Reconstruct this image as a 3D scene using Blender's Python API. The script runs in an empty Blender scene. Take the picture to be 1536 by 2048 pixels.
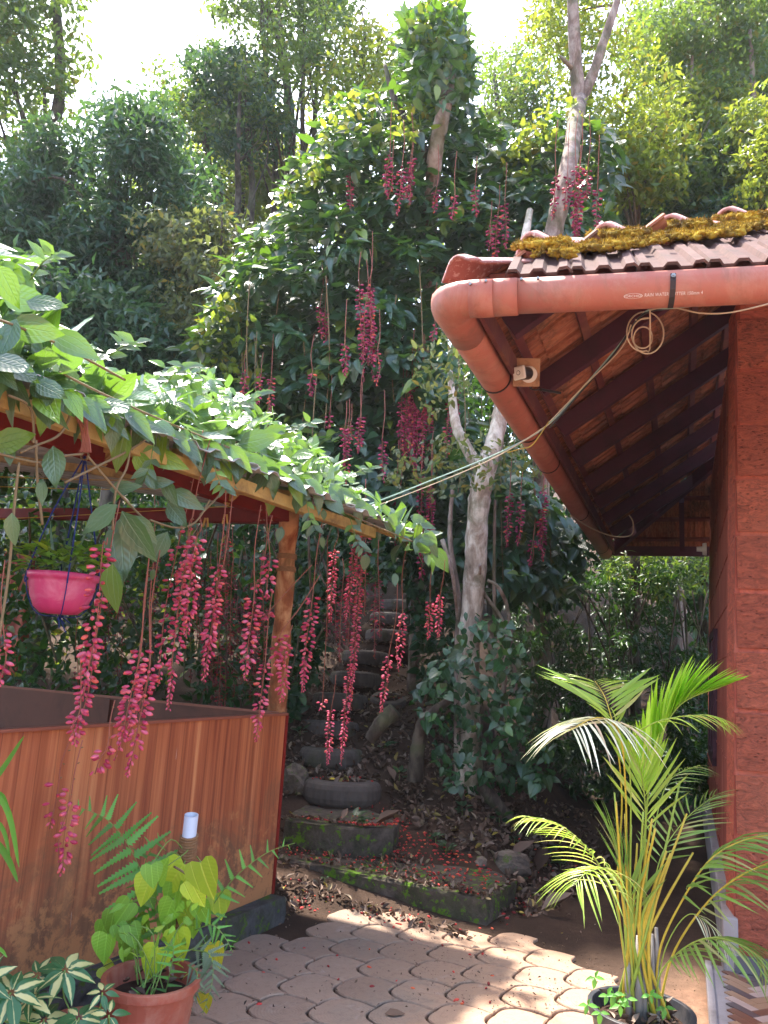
import bpy, math, numpy as np
from mathutils import Vector, Matrix
rad = math.radians
SC = bpy.context.scene
COL = SC.collection
# ------------------------------------------------------------------ camera
PITCH, ROLL, CZ, FPX = rad(10.8), rad(3.5), 1.45, 1540.0
CP = np.array([0, 0, CZ])
_f = np.array([0, math.cos(PITCH), math.sin(PITCH)])
_r0 = np.array([1.0, 0, 0]); _u0 = np.array([0, -math.sin(PITCH), math.cos(PITCH)])
_R = _r0*math.cos(ROLL)+_u0*math.sin(ROLL)
_U = _u0*math.cos(ROLL)-_r0*math.sin(ROLL)
cam_d = bpy.data.cameras.new('camera'); cam = bpy.data.objects.new('camera', cam_d); COL.objects.link(cam)
M = Matrix(((_R[0], _U[0], -_f[0], 0), (_R[1], _U[1], -_f[1], 0), (_R[2], _U[2], -_f[2], CZ), (0, 0, 0, 1)))
cam.matrix_world = M
cam_d.sensor_fit = 'VERTICAL'; cam_d.sensor_height = 24; cam_d.lens = 24*FPX/2048
cam_d.clip_start = 0.05; cam_d.clip_end = 600
SC.camera = cam
# ------------------------------------------------------------------ light
SUN_EL, SUN_AZ = rad(65.5), rad(-32)          # azimuth measured from +Y towards +X
w = bpy.data.worlds.new('World'); SC.world = w; w.use_nodes = True
nt = w.node_tree; bg = nt.nodes['Background']
sky = nt.nodes.new('ShaderNodeTexSky'); sky.sky_type = 'NISHITA'; sky.sun_disc = False
sky.sun_elevation = SUN_EL; sky.sun_rotation = SUN_AZ
sky.air_density = 1.0; sky.dust_density = 3.0; sky.ozone_density = 1.0
nt.links.new(sky.outputs[0], bg.inputs[0]); bg.inputs[1].default_value = 0.15
sd = bpy.data.lights.new('sun', 'SUN'); sd.energy = 2.8; sd.angle = rad(1.6); sd.color = (1, .95, .86)
sun = bpy.data.objects.new('sun', sd); COL.objects.link(sun)
SDIR = Vector((math.sin(SUN_AZ)*math.cos(SUN_EL), math.cos(SUN_AZ)*math.cos(SUN_EL), math.sin(SUN_EL)))
sun.rotation_euler = SDIR.to_track_quat('Z', 'Y').to_euler(); sun.location = (-6, 8, 20)
vs = SC.view_settings; vs.view_transform = 'Standard'; vs.look = 'None'; vs.exposure = 2.5; vs.gamma = 1.0
vs.use_curve_mapping = False
# ------------------------------------------------------------------ geometry helpers
RG = np.random.default_rng(7)
def rnd(a=0., b=1., n=None): return RG.uniform(a, b, n)
def ray(x, y): return _f + _R*(x-768)/FPX + _U*(1024-y)/FPX
def P(x, y, d): return CP + ray(x, y)*d                 # photo direction -> world point at real distance d
def G(x, y, z=0.0):
    d = ray(x, y); return CP + d*(z-CZ)/d[2]
def dep(q): return float(np.dot(np.asarray(q, float)-CP, _f))
def nrm(v):
    v = np.asarray(v, float); return v/(np.linalg.norm(v, axis=-1, keepdims=True)+1e-12)
def hsh(*a):
    x = math.sin(sum(v*k for v, k in zip(a, (12.9898, 78.233, 37.719))))*43758.5453; return x-math.floor(x)
def vnoise(x, y):
    x = np.asarray(x, float); y = np.asarray(y, float)
    def h(i, j):
        t = np.sin(i*127.1+j*311.7)*43758.5453; return t-np.floor(t)
    xi, yi = np.floor(x), np.floor(y); u, v = x-xi, y-yi; u = u*u*(3-2*u); v = v*v*(3-2*v)
    return (h(xi, yi)*(1-u)+h(xi+1, yi)*u)*(1-v)+(h(xi, yi+1)*(1-u)+h(xi+1, yi+1)*u)*v

def link(o, parent=None):
    COL.objects.link(o)
    if parent is not None:
        o.parent = parent
        o.matrix_parent_inverse = WM[parent.name].inverted()
    return o
WM = {}
def thing(name, label, cat, loc=(0, 0, 0), group=None, kind=None):
    o = bpy.data.objects.new(name, None); COL.objects.link(o); o.location = [float(v) for v in loc]; o.empty_display_size = .1
    WM[o.name] = Matrix.Translation(o.location)
    o['label'] = label; o['category'] = cat
    if group: o['group'] = group
    if kind: o['kind'] = kind
    return o
def tag(o, label=None, cat=None, group=None, kind=None):
    if label: o['label'] = label
    if cat: o['category'] = cat
    if group: o['group'] = group
    if kind: o['kind'] = kind
    return o
def objof(name, me, parent=None, mat=None, matrix=None):
    o = bpy.data.objects.new(name, me); link(o, parent)
    if mat and not me.materials: me.materials.append(mat)
    if matrix is not None: o.matrix_basis = matrix
    WM[o.name] = matrix.copy() if matrix is not None else Matrix.Identity(4)
    return o
def mesh_py(V, F, mat=None, smooth=False, name='m'):
    me = bpy.data.meshes.new(name); me.from_pydata([tuple(map(float, v)) for v in V], [], F)
    if smooth: me.polygons.foreach_set('use_smooth', [True]*len(F))
    if mat: me.materials.append(mat)
    me.update(); return me
def mesh_tri(V, T, mat=None, smooth=True, uv=None, name='m'):
    me = bpy.data.meshes.new(name); V = np.ascontiguousarray(V, dtype=np.float32); T = np.ascontiguousarray(T, dtype=np.int32)
    me.vertices.add(len(V)); me.vertices.foreach_set('co', V.ravel())
    m = len(T); me.loops.add(3*m); me.loops.foreach_set('vertex_index', T.ravel())
    me.polygons.add(m); me.polygons.foreach_set('loop_start', np.arange(0, 3*m, 3, dtype=np.int32))
    try: me.polygons.foreach_set('loop_total', np.full(m, 3, dtype=np.int32))
    except Exception: pass
    me.update(calc_edges=True)
    if smooth: me.polygons.foreach_set('use_smooth', np.ones(m, dtype=bool))
    if uv is not None:
        l = me.uv_layers.new(name='UVMap'); l.data.foreach_set('uv', np.ascontiguousarray(uv[T.ravel()], dtype=np.float32).ravel())
    if mat: me.materials.append(mat)
    return me
class MB:
    def __init__(s): s.V = []; s.F = []
    def add(s, V, F):
        b = len(s.V); s.V += [tuple(map(float, v)) for v in V]; s.F += [tuple(i+b for i in f) for f in F]; return s
    def box(s, c, ax, ay, az):                      # centre and three half-axis vectors
        c, ax, ay, az = [np.asarray(v, float) for v in (c, ax, ay, az)]
        V = [c+i*ax+j*ay+k*az for i in (-1, 1) for j in (-1, 1) for k in (-1, 1)]
        F = [(0, 1, 3, 2), (4, 6, 7, 5), (0, 4, 5, 1), (2, 3, 7, 6), (0, 2, 6, 4), (1, 5, 7, 3)]
        if np.dot(np.cross(ax, ay), az) < 0: F = [f[::-1] for f in F]
        return s.add(V, F)
    def bar(s, a, b, w, h, up=(0, 0, 1)):
        a = np.asarray(a, float); b = np.asarray(b, float); d = nrm(b-a); x = nrm(np.cross(d, up)); z = np.cross(x, d)
        return s.box((a+b)/2, d*np.linalg.norm(b-a)/2, x*w/2, z*h/2)
    def tube(s, pts, rs, n=8, cap=True, wob=0):
        pts = [np.asarray(p, float) for p in pts]; m = len(pts)
        if not hasattr(rs, '__len__'): rs = [rs]*m
        t = [nrm(pts[min(i+1, m-1)]-pts[max(i-1, 0)]) for i in range(m)]
        a = np.array([0, 0, 1.]) if abs(t[0][2]) < .9 else np.array([1., 0, 0])
        x = nrm(np.cross(t[0], a)); V = []
        for i in range(m):
            x = nrm(x-t[i]*np.dot(x, t[i])); y = np.cross(t[i], x)
            for k in range(n):
                q = 2*math.pi*k/n; rr = rs[i]*(1+(wob*(hsh(i*.7, k, m)-.5) if wob else 0))
                V.append(pts[i]+(x*math.cos(q)+y*math.sin(q))*rr)
        F = [(i*n+k, i*n+(k+1) % n, (i+1)*n+(k+1) % n, (i+1)*n+k) for i in range(m-1) for k in range(n)]
        if cap: F += [tuple(range(n))[::-1], tuple(range((m-1)*n, m*n))]
        return s.add(V, F)
    def lathe(s, c, prof, n=24, sx=1, sy=1):        # prof: list of (r,z)
        V = []; m = len(prof)
        for r, z in prof:
            for k in range(n):
                q = 2*math.pi*k/n; V.append((c[0]+r*math.cos(q)*sx, c[1]+r*math.sin(q)*sy, c[2]+z))
        F = [(i*n+k, i*n+(k+1) % n, (i+1)*n+(k+1) % n, (i+1)*n+k) for i in range(m-1) for k in range(n)]
        return s.add(V, F)
    def blob(s, c, rx, ry, rz, n=8, m=6, jit=.15, seed=0):
        V = []; F = []
        for i in range(m+1):
            th = math.pi*i/m
            for k in range(n):
                q = 2*math.pi*k/n; j = 1+jit*(hsh(i+.1, k+.3, seed)-.5)*2 if 0 < i < m else 1
                V.append((c[0]+rx*j*math.sin(th)*math.cos(q), c[1]+ry*j*math.sin(th)*math.sin(q), c[2]+rz*j*math.cos(th)))
        F = [(i*n+k, (i+1)*n+k, (i+1)*n+(k+1) % n, i*n+(k+1) % n) for i in range(m) for k in range(n)]
        return s.add(V, F)
    def build(s, name, mat, parent=None, smooth=False, bevel=0, seg=2):
        me = mesh_py(s.V, s.F, mat, smooth, name); o = objof(name, me, parent)
        if bevel:
            b = o.modifiers.new('b', 'BEVEL'); b.width = bevel; b.segments = seg; b.limit_method = 'ANGLE'
        return o
def smooth_path(pts, k=6):
    pts = [np.asarray(p, float) for p in pts]; out = []
    for i in range(len(pts)-1):
        p0, p1, p2, p3 = pts[max(i-1, 0)], pts[i], pts[i+1], pts[min(i+2, len(pts)-1)]
        for j in range(k):
            t = j/k; out.append(.5*((2*p1)+(-p0+p2)*t+(2*p0-5*p1+4*p2-p3)*t*t+(-p0+3*p1-3*p2+p3)*t**3))
    out.append(pts[-1]); return out
# ------------------------------------------------------------------ materials
class NB:
    def __init__(s, name):
        s.m = bpy.data.materials.new(name); s.m.use_nodes = True; s.t = s.m.node_tree; s.t.nodes.clear()
        s.out = s.n('ShaderNodeOutputMaterial')
    def n(s, t, **k):
        x = s.t.nodes.new(t)
        for a, b in k.items(): setattr(x, a, b)
        return x
    def l(s, a, b): s.t.links.new(a, b)
    def coord(s, w='Object'): return s.n('ShaderNodeTexCoord').outputs[w]
    def pos(s): return s.n('ShaderNodeNewGeometry').outputs['Position']
    def noise(s, v, scale, detail=6, rough=.6, dist=0, sc=(1, 1, 1)):
        if sc != (1, 1, 1):
            mp = s.n('ShaderNodeMapping'); mp.inputs['Scale'].default_value = sc; s.l(v, mp.inputs[0]); v = mp.outputs[0]
        x = s.n('ShaderNodeTexNoise'); x.inputs['Scale'].default_value = scale; x.inputs['Detail'].default_value = detail
        x.inputs['Roughness'].default_value = rough; x.inputs['Distortion'].default_value = dist; s.l(v, x.inputs['Vector']); return x.outputs['Fac']
    def ramp(s, f, stops):
        x = s.n('ShaderNodeValToRGB'); e = x.color_ramp.elements
        while len(e) < len(stops): e.new(.5)
        for i, (p, c) in enumerate(stops):
            e[i].position = p; e[i].color = (*c, 1) if not isinstance(c, float) else (c, c, c, 1)
        s.l(f, x.inputs[0]); return x.outputs[0]
    def mix(s, f, a, b, mode='MIX'):
        x = s.n('ShaderNodeMix', data_type='RGBA', blend_type=mode)
        for sock, v in ((x.inputs[0], f), (x.inputs[6], a), (x.inputs[7], b)):
            if isinstance(v, (int, float)): sock.default_value = v
            elif isinstance(v, tuple): sock.default_value = (*v, 1)
            else: s.l(v, sock)
        return x.outputs[2]
    def math(s, op, a, b=0.0, clamp=False):
        x = s.n('ShaderNodeMath', operation=op); x.use_clamp = clamp
        for i, v in enumerate((a, b)):
            if isinstance(v, (int, float)): x.inputs[i].default_value = v
            else: s.l(v, x.inputs[i])
        return x.outputs[0]
    def bump(s, h, st=.3, dist=.01):
        x = s.n('ShaderNodeBump'); x.inputs['Strength'].default_value = st; x.inputs['Distance'].default_value = dist; s.l(h, x.inputs['Height']); return x.outputs[0]
    def pbr(s, col, rough=.7, normal=None, spec=.5, metal=0):
        b = s.n('ShaderNodeBsdfPrincipled')
        if isinstance(col, tuple): b.inputs['Base Color'].default_value = (*col, 1)
        else: s.l(col, b.inputs['Base Color'])
        if isinstance(rough, (int, float)): b.inputs['Roughness'].default_value = rough
        else: s.l(rough, b.inputs['Roughness'])
        b.inputs['Specular IOR Level'].default_value = spec; b.inputs['Metallic'].default_value = metal
        if normal is not None: s.l(normal, b.inputs['Normal'])
        s.l(b.outputs[0], s.out.inputs[0]); return b
def rand01(b):
    g = b.n('ShaderNodeNewGeometry').outputs['Random Per Island']; o = b.n('ShaderNodeObjectInfo').outputs['Random']
    return b.math('FRACT', b.math('ADD', g, o))
def leafmat(name, c1, c2, c3, trans, rough=.35, tf=.35, veins=True, p3=.93, spec=.5):
    b = NB(name); r = rand01(b)
    col = b.ramp(r, [(0, c1), (.45, c2), (p3-.02, c2), (p3+.01, c3)] if p3 < 1 else [(0, c1), (1, c2)])
    hs = b.n('ShaderNodeHueSaturation'); r2 = b.math('FRACT', b.math('MULTIPLY', r, 37.3))
    b.l(b.math('ADD', b.math('MULTIPLY', r2, .6), .7), hs.inputs['Value']); b.l(col, hs.inputs['Color']); col = hs.outputs[0]
    tcol = b.mix(.0, trans, trans)
    tc = b.mix(b.ramp(r, [(.0, 0.), (.9, .35), (.97, 1.)]), trans, c3)
    nor = None
    if veins:
        uv = b.n('ShaderNodeUVMap'); sx = b.n('ShaderNodeSeparateXYZ'); b.l(uv.outputs[0], sx.inputs[0])
        u = b.math('ABSOLUTE', b.math('SUBTRACT', sx.outputs[0], .5))          # 0..0.5
        def line(c, w_): return b.math('SUBTRACT', 1.0, b.math('DIVIDE', b.math('ABSOLUTE', b.math('SUBTRACT', u, c)), w_), True)
        v = b.math('MAXIMUM', line(0, .035), b.math('MULTIPLY', line(.24, .025), .7))
        q = b.math('SINE', b.math('MULTIPLY', b.math('SUBTRACT', sx.outputs[1], b.math('MULTIPLY', u, .5)), 55))
        v2 = b.math('MULTIPLY', b.math('ADD', q, 1), .18)
        col = b.mix(b.math('MULTIPLY', v, .45), col, tuple(min(1, x*2.6+.02) for x in c2))
        tc = b.mix(b.math('MULTIPLY', v, .5), tc, (.1, .16, .03))
        nor = b.bump(b.math('SUBTRACT', v2, v), .45, .004)
    else:
        nor = b.bump(b.noise(b.pos(), 60, 2), .25, .01)
    pb = b.pbr(col, rough, nor, spec)
    tr = b.n('ShaderNodeBsdfTranslucent'); b.l(tc, tr.inputs[0])
    mx = b.n('ShaderNodeMixShader'); mx.inputs[0].default_value = tf
    b.l(pb.outputs[0], mx.inputs[1]); b.l(tr.outputs[0], mx.inputs[2]); b.l(mx.outputs[0], b.out.inputs[0])
    return b.m
def barkmat(name, c1, c2, c3, sc=9, bump=.6):
    b = NB(name); p = b.coord(); n1 = b.noise(p, sc, 8, .65, .3, (1, 1, .45)); n2 = b.noise(p, sc*.35, 5, .6, .8)
    col = b.ramp(n1, [(.3, c1), (.46, c2), (.60, c3)]); col = b.mix(b.ramp(n2, [(.5, 0.), (.62, .6)]), col, (.10, .11, .05))
    b.pbr(col, .85, b.bump(n1, bump, .02), .2); return b.m
def plain(name, c, rough=.6, spec=.4, var=.25, sc=12, bump=.15, metal=0, dirt=None, ds=3, dd=.6):
    b = NB(name); p = b.coord(); n = b.noise(p, sc, 6)
    col = b.mix(n, tuple(x*(1-var) for x in c), tuple(min(1, x*(1+var)) for x in c))
    if dirt: col = b.mix(b.math('MULTIPLY', b.ramp(b.noise(p, ds, 8, .7, .5), [(.48, 0.), (.66, 1.)]), dd), col, dirt)
    b.pbr(col, rough, b.bump(n, bump, .004), spec, metal); return b.m
MT = {}
MT['vine'] = leafmat('vine_leaf', (.014, .048, .024), (.032, .080, .036), (.17, .24, .03), (.20, .42, .02), .34, .26, p3=.93, spec=1.0)  # lime share paints the backlit leaves of the curtain
MT['vine_near'] = leafmat('vine_leaf_near', (.06, .12, .07), (.09, .16, .085), (.17, .32, .02), (.22, .42, .035), .30, .27, p3=.85, spec=1.0)  # paler vine copy; whitish sun highlights are put into the leaf colour
MT['vine_dark'] = leafmat('vine_leaf_shade', (.009, .033, .014), (.016, .052, .021), (.05, .12, .03), (.10, .25, .02), .3, .25, p3=.95)  # darker vine copy; shade of inner leaves put into the colour, also for weeds
MT['yellow'] = leafmat('yellow_green_leaf', (.07, .14, .02), (.12, .18, .025), (.30, .26, .03), (.38, .48, .04), .4, .42, False, p3=.9)
MT['dark_tree'] = leafmat('dark_tree_leaf', (.017, .052, .032), (.03, .085, .045), (.06, .12, .04), (.12, .25, .04), .36, .3, False)
MT['mid_tree'] = leafmat('mid_tree_leaf', (.03, .07, .03), (.055, .11, .035), (.2, .2, .03), (.25, .40, .04), .4, .4, False, p3=.93)
MT['olive'] = leafmat('olive_leaf', (.06, .085, .04), (.11, .135, .065), (.25, .2, .04), (.24, .30, .06), .4, .4, False, p3=.9)
MT['under'] = leafmat('underbrush_leaf', (.010, .034, .012), (.020, .058, .017), (.06, .11, .02), (.09, .22, .02), .4, .25, False)
MT['climb'] = leafmat('climber_leaf', (.012, .05, .016), (.022, .085, .025), (.07, .16, .03), (.08, .2, .02), .26, .2, p3=.93, spec=.9)
MT['pothos'] = leafmat('golden_pothos_leaf', (.24, .42, .03), (.42, .56, .04), (.62, .60, .05), (.55, .7, .05), .3, .35, True, p3=.8)
MT['pothos_dark'] = leafmat('pothos_green_leaf', (.12, .30, .035), (.20, .42, .04), (.35, .5, .04), (.4, .6, .04), .3, .3, True, p3=.9)
MT['fern'] = leafmat('fern_leaf', (.08, .27, .04), (.13, .36, .05), (.12, .3, .04), (.25, .5, .04), .45, .35, False, p3=1)
MT['fern_gray'] = leafmat('fern_gray_leaf', (.09, .15, .08), (.15, .2, .11), (.2, .22, .12), (.2, .3, .1), .5, .3, False, p3=1)
MT['palm'] = leafmat('palm_leaflet', (.22, .40, .05), (.38, .54, .09), (.6, .58, .2), (.5, .72, .06), .35, .45, False, p3=.9, spec=.6)
MT['palm_new'] = leafmat('palm_new_leaf', (.34, .56, .05), (.44, .66, .07), (.5, .7, .1), (.62, .95, .06), .35, .5, False, p3=1)
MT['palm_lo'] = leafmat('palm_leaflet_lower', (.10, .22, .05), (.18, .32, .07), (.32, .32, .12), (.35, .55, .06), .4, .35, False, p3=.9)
MT['palm_dry_shine'] = leafmat('palm_leaflet_pale', (.50, .55, .34), (.66, .66, .48), (.6, .45, .3), (.5, .6, .25), .45, .3, False, p3=.9)  # pale colour paints one frond's shine, and serves the dry frond
def stuff_litter():
    b = NB('dead_leaf'); r = rand01(b)
    col = b.ramp(r, [(0, (.05, .028, .02)), (.35, (.12, .07, .045)), (.7, (.17, .105, .075)), (.93, (.27, .20, .15)), (.985, (.30, .22, .04))])
    b.pbr(col, .7, b.bump(b.noise(b.coord(), 40), .3, .004), .3); return b.m
MT['litter'] = stuff_litter()
def petalm():
    b = NB('flower_petal'); r = rand01(b)
    uv = b.n('ShaderNodeUVMap'); sx = b.n('ShaderNodeSeparateXYZ'); b.l(uv.outputs[0], sx.inputs[0])
    base = b.ramp(r, [(0, (.40, .035, .09)), (.5, (.66, .085, .19)), (.85, (.82, .20, .32)), (1, (.80, .16, .12))])
    col = b.mix(b.ramp(sx.outputs[1], [(.72, 0.), (1., .75)]), base, (.85, .13, .04))
    pb = b.pbr(col, .42, None, .4); tr = b.n('ShaderNodeBsdfTranslucent'); tr.inputs[0].default_value = (.8, .08, .12, 1)
    mx = b.n('ShaderNodeMixShader'); mx.inputs[0].default_value = .22
    b.l(pb.outputs[0], mx.inputs[1]); b.l(tr.outputs[0], mx.inputs[2]); b.l(mx.outputs[0], b.out.inputs[0]); return b.m
MT['petal'] = petalm()
def petal_far():
    b = NB('flower_petal_crimson'); r = rand01(b)
    b.pbr(b.ramp(r, [(0, (.13, .01, .03)), (.5, (.24, .02, .05)), (.9, (.38, .04, .06)), (1, (.55, .08, .03))]), .5, None, .3); return b.m
MT['petal_far'] = petal_far()  # darker petal copy; the deep strings' shade is put into the colour
def petal_mid():
    b = NB('flower_petal_magenta'); r = rand01(b)
    b.pbr(b.ramp(r, [(0, (.15, .012, .04)), (.5, (.32, .028, .085)), (.9, (.52, .08, .15)), (1, (.75, .14, .05))]), .5, None, .3); return b.m
MT['petal_mid'] = petal_mid()
def petal_fallen():
    b = NB('fallen_petal'); r = rand01(b)
    b.pbr(b.ramp(r, [(0, (.16, .02, .02)), (.4, (.42, .03, .03)), (.8, (.62, .06, .05)), (1, (.7, .15, .05))]), .6, None, .3); return b.m
MT['petal_fallen'] = petal_fallen()
MT['stem'] = plain('vine_stem', (.20, .14, .07), .7, .3)
MT['stem_red'] = plain('raceme_stem', (.30, .10, .07), .7, .3)
MT['stem_green'] = plain('green_stem', (.16, .25, .05), .5, .4)
MT['cane'] = plain('palm_cane', (.50, .36, .04), .4, .4, .35, 25)
MT['cane_gr'] = plain('palm_cane_green', (.26, .34, .05), .4, .4, .35, 25)
MT['cane_gray'] = plain('palm_cane_base', (.27, .24, .22), .6, .3, .3, 18)
MT['bark_pale'] = barkmat('pale_bark', (.12, .085, .06), (.33, .25, .19), (.66, .58, .48), 8, .8)
MT['bark_mid'] = barkmat('mid_bark', (.08, .06, .05), (.22, .15, .12), (.40, .32, .27), 8)
MT['bark_dark'] = barkmat('dark_bark', (.03, .025, .02), (.07, .05, .04), (.15, .12, .09), 10)
def gutterm():
    b = NB('gutter_pvc'); p = b.coord()
    n = b.noise(p, 4, 9, .7, .5); n2 = b.noise(p, 22, 8, .75, .3, (1, 1, .25)); n3 = b.noise(p, 90, 4, .6)
    col = b.mix(n, (.36, .095, .068), (.47, .17, .115)); col = b.mix(b.math('MULTIPLY', b.ramp(n2, [(.5, 0.), (.68, 1.)]), .45), col, (.30, .17, .11))
    col = b.mix(b.math('MULTIPLY', b.ramp(b.noise(p, 2.2, 9, .75, 1.), [(.5, 0.), (.62, 1.)]), .4), col, (.50, .27, .20)); col = b.mix(b.ramp(n3, [(.68, 0.), (.74, .5)]), col, (.12, .06, .04))
    st = b.noise(p, 13, 6, .7, .2, (1, 1, .12)); col = b.mix(b.math('MULTIPLY', b.ramp(st, [(.54, 0.), (.66, 1.)]), .35), col, (.20, .09, .06))
    b.pbr(col, b.math('ADD', b.math('MULTIPLY', n2, .35), .36), b.bump(n2, .15, .003), .4); return b.m
MT['gutter'] = gutterm()
MT['black'] = plain('black_strap', (.03, .02, .022), .5, .4)
MT['steel'] = plain('steel_screw', (.35, .33, .30), .35, .5, .2, 30, .1, .9)
MT['rafter'] = plain('maroon_rafter', (.065, .013, .026), .55, .4, .3, 6, .2, 0, (.02, .01, .01), 4, .5)
MT['batten'] = plain('maroon_batten', (.13, .035, .032), .6, .3, .3, 9, .2, 0, (.25, .12, .06), 5, .5)
def tileunder():
    b = NB('clay_tile'); p = b.coord(); oi = b.n('ShaderNodeObjectInfo').outputs['Random']
    n = b.noise(p, 9, 8, .7, .6, (6, 1, 1)); n2 = b.noise(b.pos(), 2.6, 6, .7, .4); n3 = b.noise(p, 22, 6, .7, .2, (3, 1, 1))
    col = b.ramp(n, [(.3, (.13, .045, .03)), (.5, (.34, .13, .07)), (.7, (.48, .24, .14))])
    col = b.mix(b.math('MULTIPLY', oi, .35), col, (.35, .10, .06))
    col = b.mix(b.math('MULTIPLY', b.ramp(b.math('ADD', b.math('MULTIPLY', n2, .6), b.math('MULTIPLY', n3, .45)), [(.5, 0.), (.62, 1.)]), .75), col, (.05, .04, .03))
    b.pbr(col, .8, b.bump(n3, .4, .005), .2); return b.m
MT['tile'] = tileunder()
def ridgem():
    b = NB('ridge_tile'); p = b.pos(); n = b.noise(p, 14, 8, .7, .3); n2 = b.noise(p, 40, 5, .7)
    col = b.mix(n, (.33, .13, .12), (.45, .22, .20)); col = b.mix(b.ramp(n2, [(.55, 0.), (.62, .8)]), col, (.62, .50, .48))
    b.pbr(col, .75, b.bump(n2, .4, .004), .3); return b.m
MT['ridge'] = ridgem()
MT['tile_gray'] = plain('weathered_tile', (.11, .06, .052), .85, .15, .45, 14, .5, 0, (.05, .04, .035), 6, .8)
def mossm():
    b = NB('roof_moss'); p = b.pos(); n = b.noise(p, 13, 7, .65, .3); r = rand01(b)
    col = b.ramp(n, [(.32, (.10, .065, .035)), (.44, (.22, .13, .03)), (.55, (.44, .27, .035)), (.68, (.62, .44, .06))])
    col = b.mix(b.math('MULTIPLY', r, .4), col, (.14, .13, .02))
    b.pbr(col, .9, b.bump(b.noise(p, 90, 4), .6, .006), .1); return b.m
MT['moss_roof'] = mossm()
def laterite(name, bright, sc=1.0, rough=1.0):
    b = NB(name); p = b.pos(); oi = b.n('ShaderNodeObjectInfo').outputs['Random']
    n = b.noise(p, 30*sc, 10, .75, 1.2, (1, 1, 2.2)); n2 = b.noise(p, 3.0, 6, .6, .2); n5 = b.noise(p, 8, 7, .7, .8, (1, 1, 1.6)); v = b.n('ShaderNodeTexVoronoi'); v.inputs['Scale'].default_value = 62*sc
    mp = b.n('ShaderNodeMapping'); mp.inputs['Scale'].default_value = (1, 1, 2.0); b.l(p, mp.inputs[0]); b.l(mp.outputs[0], v.inputs['Vector'])
    c = tuple(bright)
    col = b.ramp(n, [(.3, tuple(x*.25 for x in c)), (.44, tuple(x*.7 for x in c)), (.56, c), (.72, tuple(min(1, x*1.5) for x in c))])
    col = b.mix(b.math('MULTIPLY', b.ramp(n2, [(.4, 0.), (.65, 1.)]), .35), col, (.52, .17, .09))
    col = b.mix(b.math('MULTIPLY', oi, .3), col, (.36, .05, .03))
    pit = b.ramp(v.outputs[0], [(.08, 0.), (.32, 1.)]); pitm = b.ramp(n5, [(.44, 0.), (.56, 1.)])
    h = b.mix(pitm, (1., 1., 1.), pit)
    col = b.mix(b.math('MULTIPLY', b.math('SUBTRACT', 1.0, h), .75*rough), col, tuple(x*.22 for x in c))
    hh = b.math('ADD', b.math('MULTIPLY', h, rough), b.math('MULTIPLY', n, 2.0*rough))
    b.pbr(col, .6, b.bump(hh, 1.0*rough, .035), .4); return b.m
MT['laterite'] = laterite('laterite_block', (.82, .21, .11), .5)
MT['mortar'] = laterite('painted_mortar', (.58, .13, .075), .4, .5)
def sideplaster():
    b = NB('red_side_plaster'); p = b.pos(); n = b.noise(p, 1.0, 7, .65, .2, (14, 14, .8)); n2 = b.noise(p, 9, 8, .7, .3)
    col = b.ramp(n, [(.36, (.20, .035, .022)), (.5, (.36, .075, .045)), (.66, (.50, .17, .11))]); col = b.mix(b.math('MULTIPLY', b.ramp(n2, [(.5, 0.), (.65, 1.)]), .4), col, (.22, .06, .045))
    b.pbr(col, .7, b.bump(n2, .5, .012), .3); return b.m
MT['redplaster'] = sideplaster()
MT['cement'] = plain('cement_plinth', (.36, .31, .30), .85, .2, .25, 7, .4, 0, (.18, .15, .13), 3, .7)
MT['skirt'] = plain('dark_skirting', (.12, .10, .11), .4, .4)
def woodpanel():
    b = NB('laminate_wood_panel'); p = b.coord('Object')
    n = b.noise(p, 1.0, 8, .68, .12, (26, 26, .5)); nw = b.noise(p, 1.0, 3, .55, .5, (7, 7, .4)); n2 = b.noise(p, 2.3, 9, .75, .6); n3 = b.noise(p, 11, 9, .75, .3)
    col = b.ramp(b.math('ADD', b.math('MULTIPLY', n, .62), b.math('MULTIPLY', nw, .38)), [(.34, (.09, .020, .012)), (.44, (.25, .060, .028)), (.53, (.42, .13, .055)), (.64, (.58, .25, .11))])
    sx = b.n('ShaderNodeSeparateXYZ'); b.l(p, sx.inputs[0]); z = sx.outputs[2]
    # plank seams of the laminate: thin dark lines about 9 cm apart
    ln = b.math('ADD', sx.outputs[0], b.math('MULTIPLY', sx.outputs[1], 1.9)); cell = b.math('FRACT', b.math('ADD', b.math('MULTIPLY', ln, 5.2), b.math('MULTIPLY', nw, .5)))
    col = b.mix(b.math('MULTIPLY', b.math('SUBTRACT', 1.0, b.math('DIVIDE', b.math('ABSOLUTE', b.math('SUBTRACT', cell, .5)), .035), True), .65), col, (.07, .015, .01))
    col = b.mix(b.math('MULTIPLY', cell, .22), col, (.50, .17, .06))
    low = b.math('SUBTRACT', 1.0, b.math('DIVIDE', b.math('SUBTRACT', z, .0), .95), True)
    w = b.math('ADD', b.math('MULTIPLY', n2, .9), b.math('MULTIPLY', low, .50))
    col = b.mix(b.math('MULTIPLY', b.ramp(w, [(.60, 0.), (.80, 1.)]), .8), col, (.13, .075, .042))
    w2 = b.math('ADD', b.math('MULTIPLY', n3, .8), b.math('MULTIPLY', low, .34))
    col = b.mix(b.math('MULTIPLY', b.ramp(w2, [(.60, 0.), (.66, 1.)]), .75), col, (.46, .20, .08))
    n4 = b.noise(p, 1.0, 3, .5, 0, (60, 60, 3.0)); col = b.mix(b.ramp(n4, [(.765, 0.), (.78, .9)]), col, (.78, .72, .68))
    b.pbr(col, b.math('ADD', b.math('MULTIPLY', low, .3), .38), b.bump(n, .15, .003), .45); return b.m
MT['panel'] = woodpanel()
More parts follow.
